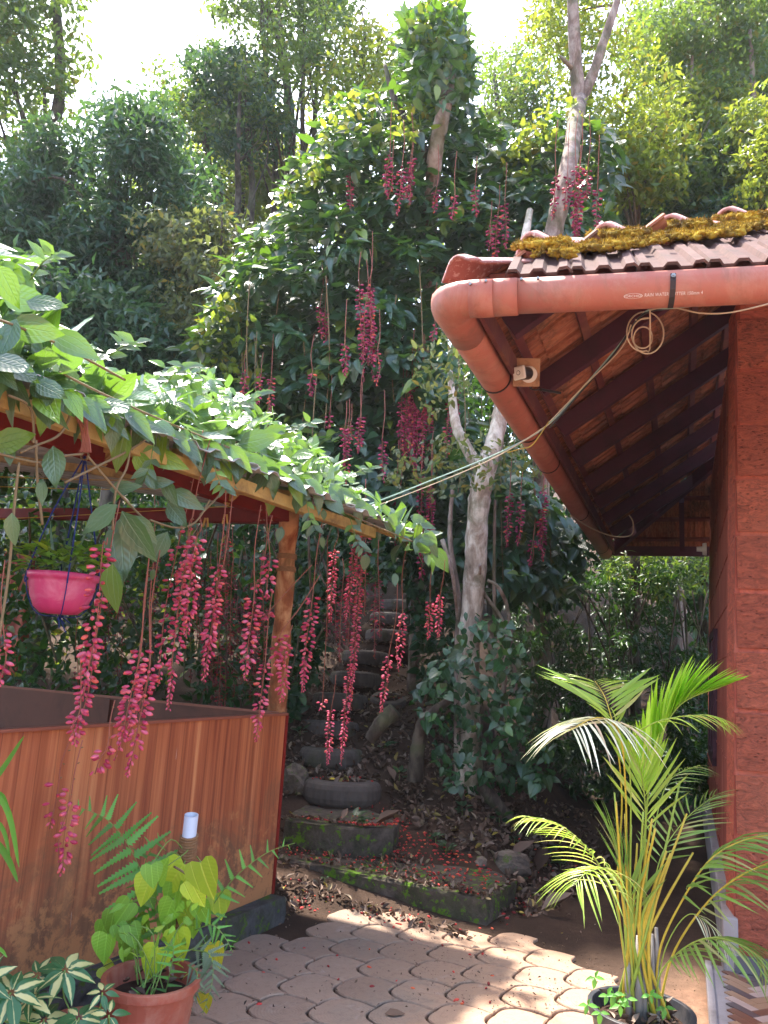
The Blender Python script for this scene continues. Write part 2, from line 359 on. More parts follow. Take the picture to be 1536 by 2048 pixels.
MT['panel_in'] = plain('brown_plywood', (.13, .045, .028), .55, .3, .3, 6, .2, 0, (.05, .02, .012), 3, .6)
MT['trim'] = plain('panel_trim', (.24, .075, .045), .5, .4)
MT['redwood'] = plain('red_oxide_beam', (.17, .014, .010), .75, .15, .35, 8, .2, 0, (.08, .01, .008), 3, .5)
MT['timber'] = plain('yellow_timber', (.42, .27, .085), .65, .3, .4, 14, .35, 0, (.15, .08, .035), 7, .85)
MT['sheet'] = plain('roof_sheet', (.42, .42, .42), .5, .4, .2, 4, .1, 0, (.18, .17, .15), 4, .6)
MT['post'] = barkmat('bamboo_post_wood', (.09, .026, .014), (.26, .085, .035), (.50, .25, .12), 8, .8)
MT['rope_brown'] = plain('coir_rope', (.22, .11, .055), .9, .1, .4, 60, .5)
def strandm(name, c):
    b = NB(name); p = b.coord(); n = b.noise(p, 70, 5, .7); col = b.mix(n, tuple(x*.5 for x in c), tuple(min(1, x*1.5) for x in c))
    b.pbr(col, .9, b.bump(n, .8, .005), .1); return b.m
MT['coir'] = strandm('coir_wrap', (.24, .13, .07))
MT['blue'] = plain('blue_rope', (.01, .025, .16), .6, .3, .3, 60, .3)
MT['string'] = plain('yellow_string', (.42, .28, .06), .7, .2)
MT['peg'] = plain('wooden_peg', (.50, .33, .12), .7, .2)
MT['pink'] = plain('pink_plastic', (.55, .045, .16), .38, .5, .2, 5, .08, 0, (.66, .24, .34), 6, .6)
MT['terracotta'] = plain('terracotta_plastic', (.30, .07, .042), .55, .4, .3, 6, .2, 0, (.42, .22, .16), 5, .6)
MT['blackpot'] = plain('black_plastic_pot', (.035, .037, .045), .4, .45, .3, 8, .1, 0, (.14, .12, .11), 7, .6)
MT['soil'] = plain('potting_soil', (.04, .024, .018), .95, .1, .5, 30, .8)
MT['pvc'] = plain('grey_pvc', (.52, .53, .60), .35, .5, .08)
MT['white'] = plain('white_plastic', (.72, .70, .66), .35, .5, .05)
MT['board'] = plain('plywood_board', (.42, .24, .14), .7, .2, .25, 10, .2, 0, (.08, .05, .04), 9, .6)
MT['lensblack'] = plain('camera_hood', (.02, .02, .022), .3, .5)
MT['cable_w'] = plain('cream_cable', (.52, .40, .27), .5, .4)
MT['cable_g'] = plain('green_cable', (.30, .42, .36), .5, .4)
MT['cable_k'] = plain('black_cable', (.02, .02, .02), .4, .5)
MT['print'] = plain('white_print', (.75, .70, .66), .5, .3, .02)
MT['glass'] = plain('dark_window_pane', (.02, .02, .03), .12, .6, .1)
def tyrem():
    b = NB('tyre_rubber'); p = b.pos(); n = b.noise(p, 9, 8, .7, .3); n2 = b.noise(p, 3, 5, .6)
    col = b.mix(n, (.045, .036, .032), (.17, .135, .115)); col = b.mix(b.ramp(n2, [(.55, 0.), (.7, .5)]), col, (.07, .08, .02))
    b.pbr(col, .8, b.bump(n, .4, .006), .25); return b.m
MT['tyre'] = tyrem()
def mossy(name, c, moss=.5, sc=1., mt=(.08, .14, .012)):
    b = NB(name); p = b.pos(); n = b.noise(p, 11*sc, 9, .72, .3); n2 = b.noise(p, 2.4*sc, 7, .7, .4); n3 = b.noise(p, 17*sc, 5, .7, .2)
    col = b.mix(b.ramp(n, [(.3, 0.), (.7, 1.)]), tuple(x*.35 for x in c), tuple(x*1.6 for x in c))
    col = b.mix(b.math('MULTIPLY', b.ramp(n2, [(.45, 0.), (.58, 1.)]), moss), col, (.05, .055, .02))
    col = b.mix(b.math('MULTIPLY', b.ramp(b.math('MULTIPLY', n3, b.math('ADD', n2, .5)), [(.56, 0.), (.62, 1.)]), min(1, moss*1.7)), col, mt)
    b.pbr(col, .9, b.bump(n, .9, .03), .2); return b.m
MT['step'] = mossy('mossy_concrete', (.11, .085, .068), .6, 1., (.11, .21, .015))
MT['kerb'] = mossy('black_kerb', (.085, .08, .085), .5)
MT['rock'] = mossy('bank_rock', (.17, .13, .105), .4)
def dirtm(name, c1, c2, c3):
    b = NB(name); p = b.pos(); n = b.noise(p, 1.6, 8, .65, .3); n2 = b.noise(p, 16, 10, .75, .3); n3 = b.noise(p, 70, 4, .7)
    col = b.ramp(n, [(.35, c1), (.55, c2), (.75, c3)]); col = b.mix(b.ramp(n2, [(.35, .55), (.6, 0.)]), col, tuple(x*.45 for x in c1))
    col = b.mix(b.ramp(n3, [(.66, 0.), (.72, .6)]), col, tuple(min(1, x*1.8) for x in c3))
    h = b.math('ADD', n2, b.math('MULTIPLY', n3, .5)); b.pbr(col, .92, b.bump(h, .7, .02), .15); return b.m
def groundm():
    b = NB('bare_earth'); p = b.pos(); n = b.noise(p, 1.7, 8, .65, .3); n2 = b.noise(p, 16, 10, .75, .3); n3 = b.noise(p, 70, 4, .7)
    sx = b.n('ShaderNodeSeparateXYZ'); b.l(p, sx.inputs[0])
    dry = b.math('MULTIPLY', b.math('SUBTRACT', b.math('ADD', sx.outputs[0], 3.45), b.math('ADD', sx.outputs[1], b.math('MULTIPLY', n, 1.2))), 1.3, True)    # sandy near the house front, dark humus up the bank
    dry = b.math('MINIMUM', dry, b.math('MULTIPLY', b.math('SUBTRACT', 5.4, sx.outputs[1]), 1.2, True))
    dk = b.ramp(n, [(.35, (.045, .027, .019)), (.6, (.085, .052, .036))]); sa = b.ramp(n, [(.35, (.27, .145, .095)), (.6, (.38, .22, .14))])
    col = b.mix(dry, dk, sa); col = b.mix(b.ramp(n2, [(.35, .5), (.6, 0.)]), col, (.05, .03, .02))
    col = b.mix(b.ramp(n3, [(.66, 0.), (.72, .5)]), col, (.4, .28, .2))
    h = b.math('ADD', n2, b.math('MULTIPLY', n3, .5)); b.pbr(col, .92, b.bump(h, .7, .02), .15); return b.m
MT['ground'] = groundm()
MT['hill'] = dirtm('hill_earth', (.05, .03, .02), (.08, .048, .033), (.11, .07, .05))
def paverm():
    b = NB('concrete_paver'); p = b.pos(); oi = b.n('ShaderNodeObjectInfo').outputs['Random']
    n = b.noise(p, 2.2, 7, .65, .3); n2 = b.noise(p, 34, 8, .75, .1); n3 = b.noise(p, 7, 7, .7, .5)
    sx = b.n('ShaderNodeSeparateXYZ'); b.l(p, sx.inputs[0])
    col = b.mix(oi, (.28, .19, .14), (.36, .25, .185))
    sand = b.math('MULTIPLY', b.math('ADD', b.math('SUBTRACT', sx.outputs[0], .15), b.math('MULTIPLY', n, .4)), 1.4, True)
    col = b.mix(b.math('MULTIPLY', sand, .75), col, (.42, .26, .17))
    col = b.mix(b.math('MULTIPLY', b.ramp(n, [(.5, 0.), (.64, 1.)]), .5), col, (.22, .19, .16))
    col = b.mix(b.math('MULTIPLY', b.ramp(n3, [(.6, 0.), (.68, 1.)]), .35), col, (.46, .38, .34))
    col = b.mix(b.ramp(n2, [(.3, .4), (.5, 0.)]), col, (.13, .085, .06))
    tc = b.coord(); w = b.n('ShaderNodeTexWave', wave_type='RINGS', rings_direction='SPHERICAL'); w.inputs['Scale'].default_value = 24; w.inputs['Distortion'].default_value = 1.0; w.inputs['Detail'].default_value = 2; b.l(tc, w.inputs[0])
    h = b.math('ADD', b.math('MULTIPLY', n2, .7), b.math('MULTIPLY', w.outputs['Fac'], .35))
    b.pbr(col, .85, b.bump(h, .45, .006), .25); return b.m
MT['paver'] = paverm()
for i, c in enumerate([(.20, .085, .05), (.50, .35, .29), (.38, .22, .13), (.12, .085, .08)]):
    MT['ft%d' % i] = plain('porch_tile_colour', c, .3, .5, .22, 16, .04)
def barkcham(): pass
# ------------------------------------------------------------------ leaf templates (all triangles, base at origin, tip +Y, face +Z)
def leaf_t(nseg=5, width=.5, fold=.12, curl=.18, shape='ovate', wave=0.):
    V = []; UV = []; T = []
    for i in range(nseg+1):
        t = i/nseg
        if shape == 'ovate': hw = math.sin(math.pi*min(1, t**.8))*(1-t*.25)
        elif shape == 'heart': hw = [0, .82, 1, .86, .55, .22, 0][round(t*6)] if nseg == 6 else math.sin(math.pi*t**.6)
        else: hw = math.sin(math.pi*min(1, t**.75))**.8
        hw = max(hw, .0)*width/2
        z = -curl*t*t; wv = wave*math.sin(t*9)
        yb = t if not (shape == 'heart' and i == 1) else -.06
        V += [(-hw, yb, z+fold*hw*2+wv), (0, t, z), (hw, yb, z+fold*hw*2-wv)]
        UV += [(0, t), (.5, t), (1, t)]
    for i in range(nseg):
        a = i*3; b = a+3
        T += [(a, a+1, b+1), (a, b+1, b), (a+1, a+2, b+2), (a+1, b+2, b+1)]
    T = [t for t in T if not (t[0] in (0, 2) and t[1] in (0, 2) and t[2] == 1)]
    return np.array(V, float), np.array(T), np.array(UV, float)
def diamond(width=.45, fold=.1, curl=.12):
    V = np.array([(0, 0, 0), (-width/2, .45, fold), (0, 1, -curl), (width/2, .45, fold), (0, .45, 0)], float)
    return V, np.array([(0, 4, 1), (1, 4, 2), (0, 3, 4), (4, 3, 2)]), np.array([(.5, 0), (0, .45), (.5, 1), (1, .45), (.5, .45)], float)
def bud_t():
    V = []; UV = []; n = 6; prof = [(0, 0), (.12, .12), (.24, .38), (.26, .62), (.17, .85), (.03, 1)]
    for r, y in prof:
        for k in range(n):
            q = 2*math.pi*k/n; V.append((r*math.cos(q), y, r*math.sin(q)*.85)); UV.append((k/n, y))
    T = []
    for i in range(len(prof)-1):
        for k in range(n):
            a, b = i*n+k, i*n+(k+1) % n; T += [(a, b, b+n), (a, b+n, a+n)]
    V = np.array(V); UV = np.array(UV)
    return V, np.array(T), UV
def openflower_t():
    V, T, UV = bud_t(); V = V.copy(); V[-6:, :] = V[-6:, :]*[10, .86, 10]; V[-12:-6, :] *= [1.25, 1, 1.25]
    V[-6:, 2] *= .6; V[-6:-3, 1] += .12; UV = UV.copy(); UV[-12:, 1] = np.maximum(UV[-12:, 1], .93); return V, T, UV
def heart_t(fold=.1, curl=.25):
    side = [(0, 0), (.2, -.11), (.37, -.08), (.46, .06), (.45, .24), (.37, .45), (.24, .67), (.10, .87), (0, 1)]; mid = [0, .02, .05, .13, .28, .48, .69, .88, 1]
    V = []; UV = []; T = []
    for (x, y), m_ in zip(side, mid):
        z = -curl*max(y, 0)**2; V += [(-x, y, z+fold*x*2), (0, m_, -curl*m_*m_), (x, y, z+fold*x*2)]; UV += [(.5-x, y), (.5, m_), (.5+x, y)]
    for i in range(8):
        a = i*3; b = a+3; T += [(a, a+1, b+1), (a, b+1, b), (a+1, a+2, b+2), (a+1, b+2, b+1)]
    T = [t for t in T if not ((t[0] == 0 and t[1] == 1 and t[2] == 4 and False))]
    return np.array(V, float), np.array(T), np.array(UV, float)
def pinna_t(n=11, width=.30):
    V = []; UV = []; T = []
    for i in range(2*n+1):
        t = i/(2*n); hw = width/2*(1-t*.8)*(1. if i % 2 else .45) if i else .02; yb = t+(.03 if i % 2 else 0)
        if i == 2*n: hw = 0
        z = -.12*t*t; V += [(-hw, yb, z+.02*(i % 2)), (0, t, z), (hw, yb, z+.02*(i % 2))]; UV += [(0, t), (.5, t), (1, t)]
    for i in range(2*n): a = i*3; b = a+3; T += [(a, a+1, b+1), (a, b+1, b), (a+1, a+2, b+2), (a+1, b+2, b+1)]
    return np.array(V, float), np.array(T), np.array(UV, float)
LT = {'ov': leaf_t(5, .52, .14, .16), 'ov2': leaf_t(5, .46, .3, .3), 'ov3': leaf_t(5, .6, .06, -.05, wave=.02), 'heart': heart_t(.10, .22),
      'heart2': heart_t(.26, .1), 'lance': leaf_t(4, .26, .2, .35), 'blade': leaf_t(5, .046, .3, .5, 'lance'), 'blade3': leaf_t(5, .15, .12, .10, 'lance'), 'blade2': leaf_t(5, .052, .2, .15, 'lance'),
      'ov_s': leaf_t(3, .52, .15, .15), 'dia': diamond(), 'dia_n': diamond(.3, .06, .2), 'bud': bud_t(), 'open': openflower_t(), 'curl': leaf_t(4, .5, .7, -.5), 'pinna': pinna_t()}
def frames(d, n):
    y = nrm(d); x = nrm(np.cross(y, n)); z = np.cross(x, y); return np.stack([x, y, z], axis=-1)       # columns
def scatter_arrays(tname, pos, d, n, size):
    V, T, UV = LT[tname]; R = frames(d, n); m = len(pos); size = np.asarray(size, float).reshape(-1, 1, 1)*np.ones((m, 1, 1))
    W = np.einsum('mij,vj->mvi', R, V)*size+np.asarray(pos)[:, None, :]
    TT = T[None]+(np.arange(m)*len(V))[:, None, None]
    return W.reshape(-1, 3), TT.reshape(-1, 3), np.tile(UV, (m, 1))
def scatter(name, parts, mat, parent=None, kind='stuff'):
    Vs, Ts, Us = [], [], []; b = 0
    for (t, pos, d, n, s) in parts:
        if len(pos) == 0: continue
        V, T, U = scatter_arrays(t, pos, d, n, s); Vs.append(V); Ts.append(T+b); Us.append(U); b += len(V)
    me = mesh_tri(np.concatenate(Vs), np.concatenate(Ts), mat, True, np.concatenate(Us), name)
    o = objof(name, me, parent)
    if kind: o['kind'] = kind
    return o
_lm = {}
def leaf_obj(name, tname, mat, pos, d, n, size, parent):
    k = (tname, mat.name)
    if k not in _lm: _lm[k] = mesh_tri(*LT[tname][:2], mat, True, LT[tname][2], name)
    R = frames(np.asarray(d, float)[None], np.asarray(n, float)[None])[0]*size
    m = Matrix([[R[i][0], R[i][1], R[i][2], pos[i]] for i in range(3)]+[[0, 0, 0, 1]])
    return objof(name, _lm[k], parent, None, m)
def rdir(n, up=0., k=(1, 1, 1)):
    v = RG.normal(size=(n, 3))*k; v[:, 2] += up; return nrm(v)
def leaves(root, name, tn, mat, pos, d, n, size, nobj=300, stuffname='foliage'):
    """largest-in-view leaves become single parts, the remainder one joined part"""
    pos = np.asarray(pos); size = np.asarray(size); dd = (pos-CP)@_f; key = size/dd; idx = np.argsort(-key)
    vis = [i for i in idx if inframe(pos[i])]; nv = [i for i in idx if not inframe(pos[i])]
    # keep a front bias so the individuals are the ones really seen
    one = vis[:nobj]; rest = vis[nobj:]+nv
    tn = np.asarray(tn)
    for i in one: leaf_obj(name, str(tn[i]), mat, pos[i], d[i], n[i], float(size[i]), root)
    if rest:
        rest = np.array(rest); ps = []
        for t in np.unique(tn):
            q = rest[tn[rest] == t]; ps.append((str(t), pos[q], d[q], n[q], size[q]))
        scatter(stuffname, ps, mat, root)
def proj(q):
    v = np.asarray(q, float)-CP; z = v@_f; return 768+FPX*(v@_R)/z, 1024-FPX*(v@_U)/z
def inframe(q, m=30):
    x, y = proj(q); return -m < x < 1536+m and -m < y < 2048+m
def inpoly(x, y, poly):
    x = np.asarray(x); y = np.asarray(y); c = np.zeros(x.shape, bool); n = len(poly)
    for i in range(n):
        x1, y1 = poly[i]; x2, y2 = poly[(i+1) % n]
        k = ((y1 > y) != (y2 > y)) & (x < (x2-x1)*(y-y1)/((y2-y1) or 1e-9)+x1); c ^= k
    return c
def polypts(poly, n):
    a = np.array(poly, float); lo, hi = a.min(0), a.max(0); out = np.zeros((0, 2))
    while len(out) < n:
        q = RG.uniform(lo, hi, (n*3, 2)); out = np.concatenate([out, q[inpoly(q[:, 0], q[:, 1], poly)]])
    return out[:n]
# ------------------------------------------------------------------ terrain
S = np.array([.367, .930, 0.]); S = nrm(S); N = np.array([S[1], -S[0], 0.])            # house: S along the side wall (away), N into the house
TF = nrm(np.array([.973, -.232, 0.])); NF = np.array([.232, .973, 0.])                   # along the front gutter (to the right), and inward
WC = np.array([1.845, 4.104, 0.])
def hz(x, y):
    x = np.asarray(x, float); y = np.asarray(y, float)
    u = -((x-WC[0])*N[0]+(y-WC[1])*N[1])
    a = np.maximum(0, (u-1.25)*.85); b = np.maximum(0, .27+.27*(y-5.85))
    h = np.minimum(a, b)
    far = np.clip((y-10.3)*.34, 0, 30); h = np.maximum(h, far*np.clip((y-9)/3, 0, 1))
    h = h+np.clip(x-1.0, 0, 2)*.35*np.clip((u-1.4), 0, 1)*np.clip((y-6)/2, 0, 1)
    bump = (vnoise(x*1.7, y*1.7)-.5)*.16+(vnoise(x*5, y*5)-.5)*.06
    return h+bump*np.clip(h*3, 0, 1)
def grid_mesh(name, xs, ys, fz, mat, label=None, kind='structure'):
    X, Y = np.meshgrid(xs, ys); Z = fz(X, Y); V = np.stack([X.ravel(), Y.ravel(), Z.ravel()], 1); nx = len(xs)
    i, j = np.meshgrid(np.arange(nx-1), np.arange(len(ys)-1)); a = (j*nx+i).ravel()
    T = np.concatenate([np.stack([a, a+1, a+nx+1], 1), np.stack([a, a+nx+1, a+nx], 1)])
    o = objof(name, mesh_tri(V, T, mat, True, None, name)); o['kind'] = kind
    if label: o['label'] = label
    return o
def grade(a, b, n, p=1.): return a+(b-a)*np.linspace(0, 1, n)**p
xs = np.concatenate([-grade(5, 45, 12, 2)[::-1], np.linspace(-4.9, 4.9, 100), grade(5, 45, 12, 2)])
ys = np.concatenate([-grade(0, 15, 6, 2)[::-1]-.5, np.linspace(0, 14, 140), grade(14.2, 45, 14, 2)])
grid_mesh('ground', xs, ys, lambda x, y: hz(x, y)+(vnoise(x*3, y*3)-.5)*.012*(1-np.clip(hz(x, y)*4, 0, 1))-.006, MT['ground'])
# ------------------------------------------------------------------ paving
pav = bpy.data.objects.new('paving', None); COL.objects.link(pav); pav['kind'] = 'structure'; WM[pav.name] = Matrix.Identity(4)
A0 = np.array([-.584, 5.425]); A1 = np.array([.724, 4.742]); U1 = nrm(A1-A0); V1 = np.array([U1[1], -U1[0]])
V1 = V1 if V1[1] < 0 else -V1
PA, PB = np.array([.246, .004]), np.array([.099, .240])
def paver_mesh(seed, th=.05, gap=.0062):
    v = [(PA+PB)/3, (2*PB-PA)/3, (PB-2*PA)/3, -(PA+PB)/3, -(2*PB-PA)/3, -(PB-2*PA)/3]
    na = nrm(PA); nb = nrm(PB); nc = nrm(PB-PA); bul = [nb*.010, nc*.022, -na*.048, nb*.010, nc*.022, -na*.048]; pts = []; k = 7
    for i in range(6):
        p, q = v[i], v[(i+1) % 6]
        for j in range(k): t = j/k; pts.append(p+(q-p)*t+bul[i]*math.sin(math.pi*t))
    pts = np.array(pts); n = len(pts); tg = np.roll(pts, -1, 0)-np.roll(pts, 1, 0); nn = nrm(np.stack([-tg[:, 1], tg[:, 0]], 1))
    o = pts+nn*gap; o2 = pts+nn*(gap+.0035); o = o+np.array([[hsh(i, seed)-.5, hsh(seed, i)-.5] for i in range(n)])*.003
    V = [(x, y, -th) for x, y in o]+[(x, y, -.005) for x, y in o]+[(x, y, 0.) for x, y in o2]
    F = [(i, (i+1) % n, n+(i+1) % n, n+i) for i in range(n)]+[(n+i, n+(i+1) % n, 2*n+(i+1) % n, 2*n+i) for i in range(n)]+[tuple(range(2*n, 3*n))]
    return mesh_py(V, F, MT['paver'], False, 'paver')
PM = [paver_mesh(k) for k in range(4)]
PAVPOLY = [(-.2, 5.02), (.62, 4.60), (.95, 4.25), (1.25, 4.05), (1.75, 4.2), (2.6, 6.2), (2.9, 7.5), (2.2, 7.0), (1.9, 5.5), (1.5, 4.9), (1.3, 4.5)]
kd = nrm(np.array([-.50, 4.59])-np.array([-1.287, 3.105]))
def paved(x, y):
    l = (x+.50)*kd[1]-(y-4.59)*kd[0]                     # right of the black kerb
    m = (x-A0[0])*V1[0]+(y-A0[1])*V1[1]                  # in front of the step
    if l < .20 or m < .17: return False
    if y < 1.2 or x < -1.6: return False
    n = vnoise(x*2.1, y*2.1)*.5
    right = (x-.62)*.90+(y-4.42)*.62 + n*.5 > .42
    if right and not (x > 1.45 and (x-1.845)*N[0]+(y-4.1)*N[1] > -.62 and y < 6.4): return False
    return (x-WC[0])*N[0]+(y-WC[1])*N[1] < -.16 and not (x > 1.46 and y < 4.05 )
cnt = 0
for i in range(-16, 24):
    for j in range(-12, 12):
        c = np.array([.032, 4.208])+PA*i+PB*j
        if not paved(c[0], c[1]): continue
        z = .012+rnd(-.002, .002)-.011*float(vnoise(c[0]*1.3+5, c[1]*1.3))*(c[0] > .5)
        ang = rnd(-.012, .012); m = Matrix.Translation((c[0], c[1], z)) @ Matrix.Rotation(ang, 4, 'Z') @ Matrix.Rotation(rnd(-.012, .012), 4, 'X')
        q = objof('paver', PM[(i*3+j) % 4], pav, None, m)
# ------------------------------------------------------------------ concrete steps and black kerb
def slab(name, top, z0, z1, mat, label, cat, bev=.015, group=None):
    """footprint polygon extruded, edges roughened"""
    top = [np.asarray(p, float) for p in top]; pts = []
    for i in range(len(top)):
        a, b = top[i], top[(i+1) % len(top)]; k = max(1, int(np.linalg.norm(b-a)/.09))
        for j in range(k): pts.append(a+(b-a)*j/k)
    n = len(pts); c = sum(pts)/n; V = []
    for q, (z, s_) in enumerate(((z0, 1.0), (z0+(z1-z0)*.45, 1.0), (z1-bev, 1.0), (z1, 1-bev*.9))):
        for i, p in enumerate(pts):
            j = (vnoise(p[0]*9+q*3, p[1]*9+z*11)-.5)*.034+(hsh(p[0], p[1], q)-.5)*.012; d = nrm(p-c); pp = c+(p-c)*s_+d*j; V.append((pp[0], pp[1], z+(vnoise(p[0]*5, p[1]*5)-.5)*.014*(q > 1)))
    F = [(r*n+i, r*n+(i+1) % n, (r+1)*n+(i+1) % n, (r+1)*n+i) for r in range(3) for i in range(n)]
    V.append((c[0], c[1], z1+.004)); F += [(3*n+i, 3*n+(i+1) % n, 4*n) for i in range(n)]
    o = objof(name, mesh_py(V, F, mat, False, name)); return tag(o, label, cat, group)
slab('concrete_step', [(-.75, 5.50), (-.02, 5.13), (.724, 4.742), (.98, 5.22), (.55, 5.75), (-.5, 6.1)], -.05, .135, MT['step'], 'long low mossy concrete step strewn with red petals, lowest of the flight', 'step')
slab('concrete_step', [(-.56, 5.62), (-.3, 5.50), (.0, 5.48), (.20, 5.56), (.24, 5.75), (.0, 6.2), (-.45, 6.2)], .0, .33, MT['step'], 'short dark concrete step with bright moss below the lowest tyre', 'step')
kA = np.array([-.47, 4.62]); kB = kA-kd*3.2; kn = np.array([kd[1], -kd[0]])
slab('kerb_stone', [kA+kn*.07, kA-kn*.12, kB-kn*.12, kB+kn*.07], -.03, .135, MT['kerb'], 'black kerb stone with a mossy end under the wooden panel', 'kerb')
# ------------------------------------------------------------------ house
house = thing('house', 'red laterite house with tiled overhanging roof and salmon gutter', 'house', WC)
ZE, KR = 2.985, .68
CG = np.array([.195, 2.948, 0.])            # roof corner in plan (gutter centre line)
LS = 7.15                                    # side eaves length
CB = CG+S*LS
Z = np.array([0, 0, 1.])
def roofz(p): return ZE+KR*min((p-CG)@N, (p-CG)@NF, -(p-CB)@S)
# walls
WL = 4.75
wt = MB(); HW = 3.56
wt.box(WC+S*(WL/2+.06)+N*.14+Z*(HW/2), S*(WL/2-.06), N*.12, Z*HW/2); wt.box(WC+TF*1.505+NF*.12+Z*HW/2, TF*1.5, NF*.10, Z*HW/2)
wall = wt.build('wall', MT['mortar'], house)
bm_cache = {}
def block_mesh(l, h, d, seed):
    n = 5; V = []; F = []
    nx, nz = 5, 3
    for j in range(nz+1):
        for i in range(nx+1):
            e = (i in (0, nx) or j in (0, nz)); x = -l/2+l*i/nx; z = -h/2+h*j/nz
            V.append((x, -d+(.006 if e else 0)+(hsh(i, j, seed)-.5)*.006, z))
    w_ = nx+1
    F = [(j*w_+i, j*w_+i+1, (j+1)*w_+i+1, (j+1)*w_+i) for j in range(nz) for i in range(nx)]
    ring = [i for i in range(nx+1)]+[(j*w_+nx) for j in range(1, nz+1)]+[(nz*w_+i) for i in range(nx-1, -1, -1)]+[j*w_ for j in range(nz-1, 0, -1)]
    b = len(V)
    for r in ring: V.append((V[r][0], 0, V[r][2]))
    m = len(ring); F += [(ring[(k+1) % m], ring[k], b+k, b+(k+1) % m) for k in range(m)]
    return mesh_py(V, F, MT['laterite'], False, 'block')
BLK = [block_mesh(.376, .284, .016, s_) for s_ in range(3)]; BLKH = [block_mesh(.176, .284, .016, 7)]
LEAN = N*.026
def lean(o):
    for v in o.data.vertices: z_ = v.co.z; v.co.x += LEAN[0]*z_; v.co.y += LEAN[1]*z_
    return o
def lay(origin, along, out, length, z0, z1, side):
    ch = .31; nrow = int((z1-z0)/ch)
    for r in range(nrow):
        off = (r % 2)*.2; x = 0.
        z = z0+(r+.5)*ch
        first = True
        while x < length-.05:
            l = .4
            if first and r % 2: l = .2
            first = False
            if x+l > length+.1: break
            me = BLKH[0] if l < .3 else BLK[int(rnd(0, 3))]
            c = origin+along*(x+l/2)+Z*z+LEAN*z
            x_ = along if not side else -along
            y_ = -out
            M_ = Matrix([[x_[i], y_[i], Z[i], c[i]+out[i]*.0] for i in range(3)]+[[0, 0, 0, 1]])
            objof('block', me, wall, None, M_); x += l
lean(wall)
lay(WC+NF*.013, TF, -NF, 1.6, .06, 3.5, False)
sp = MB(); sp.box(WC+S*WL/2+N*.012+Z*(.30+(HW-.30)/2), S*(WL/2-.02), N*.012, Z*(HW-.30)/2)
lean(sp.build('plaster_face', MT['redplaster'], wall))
# plaster joint grooves on the side face: raised mortar ribs
rb = MB()
for r in range(11):
    rb.box(WC+S*WL/2-N*.002+Z*(.36+.31*r), S*(WL/2-.03), N*.004, Z*.006)
lean(rb.build('mortar_rib', MT['redplaster'], wall))
pl = MB(); pl.box(WC+S*(WL/2)-N*.01+Z*.15, S*(WL/2+.02), N*.035, Z*.15); pl.build('plinth', MT['cement'], house, bevel=.008)
# side window with dark panes
wn = MB(); a0, a1 = 2.3, 3.5
for q in (a0, (a0+a1)/2, a1): wn.box(WC+S*q-N*.012+Z*1.32, S*.03, N*.016, Z*.52)
for z in (.82, 1.82): wn.box(WC+S*(a0+a1)/2-N*.014+Z*z, S*.63, N*.018, Z*.03)
win = lean(wn.build('window', MT['rafter'], house))
for q in (a0+.3, a0+.9):
    g_ = MB(); g_.box(WC+S*q-N*.004+Z*1.32, S*.27, N*.004, Z*.47); lean(g_.build('pane', MT['glass'], win))
# roof tiles
def tile_mesh(seedv):
    w_, l_ = .25, .43; prof = [(0, 0), (.012, .022), (.045, .022), (.06, 0.002), (.095, .002), (.11, .02), (.145, .02), (.16, .002), (.20, .002), (.21, .02), (.24, .024), (.262, .004)]
    V = []; n = len(prof)
    for y, dz in ((0, 0), (l_, -.006)):
        for x, z in prof: V.append((x-w_/2, y, z+dz))
        for x, z in prof: V.append((x-w_/2, y, z+dz-.012))
    F = []
    for i in range(n-1):
        a = 2*n; F.append((i, i+1, a+i+1, a+i)); F.append((n+i+1, n+i, a+n+i, a+n+i+1)); F.append((n+i, n+i+1, i+1, i)); F.append((a+i, a+i+1, a+n+i+1, a+n+i))
    F += [(n, 0, 2*n, 3*n), (n-1, 2*n-1, 4*n-1, 3*n-1)]
    return mesh_py(V, F, None, False, 'roof_tile')
TM_u = tile_mesh(0); TM_u.materials.append(MT['tile']); TM_f = tile_mesh(1); TM_f.materials.append(MT['tile_gray'])
def tile_plane(org, along, inward, length, rows, me, cond):
    up = nrm(inward+Z*KR); nn = nrm(np.cross(along, up)); nn = nn if nn[2] > 0 else -nn
    for r in range(rows):
        for c in range(int(length/.25)):
            p = org+along*(c*.25+.125)+up*(r*.34-.06)
            q = p+up*.17
            if not cond(q): continue
            tilt = -.05+rnd(-.012, .012)
            y_ = nrm(up*math.cos(tilt)-nn*math.sin(tilt)); x_ = along; z_ = np.cross(x_, y_)
            if z_[2] < 0: x_ = -along; z_ = np.cross(x_, y_)
            M_ = Matrix([[x_[i], y_[i], z_[i], p[i]+nn[i]*.03+(Z[i]*rnd(-.004, .004))] for i in range(3)]+[[0, 0, 0, 1]])
            objof('roof_tile', me, house, None, M_)
OG = CG+Z*ZE
m_ = .06
tile_plane(OG, S, N, LS, 5, TM_u, lambda q: (q-CG)@N < (q-CG)@NF-.09 and (q-CG)@N < -(q-CB)@S-.06)
tile_plane(OG, TF, NF, 3.0, 6, TM_f, lambda q: (q-CG)@NF < (q-CG)@N-.13)
tile_plane(CB+Z*ZE, N, -S, 3.2, 4, TM_u, lambda q: -(q-CB)@S < (q-CG)@N-.05)
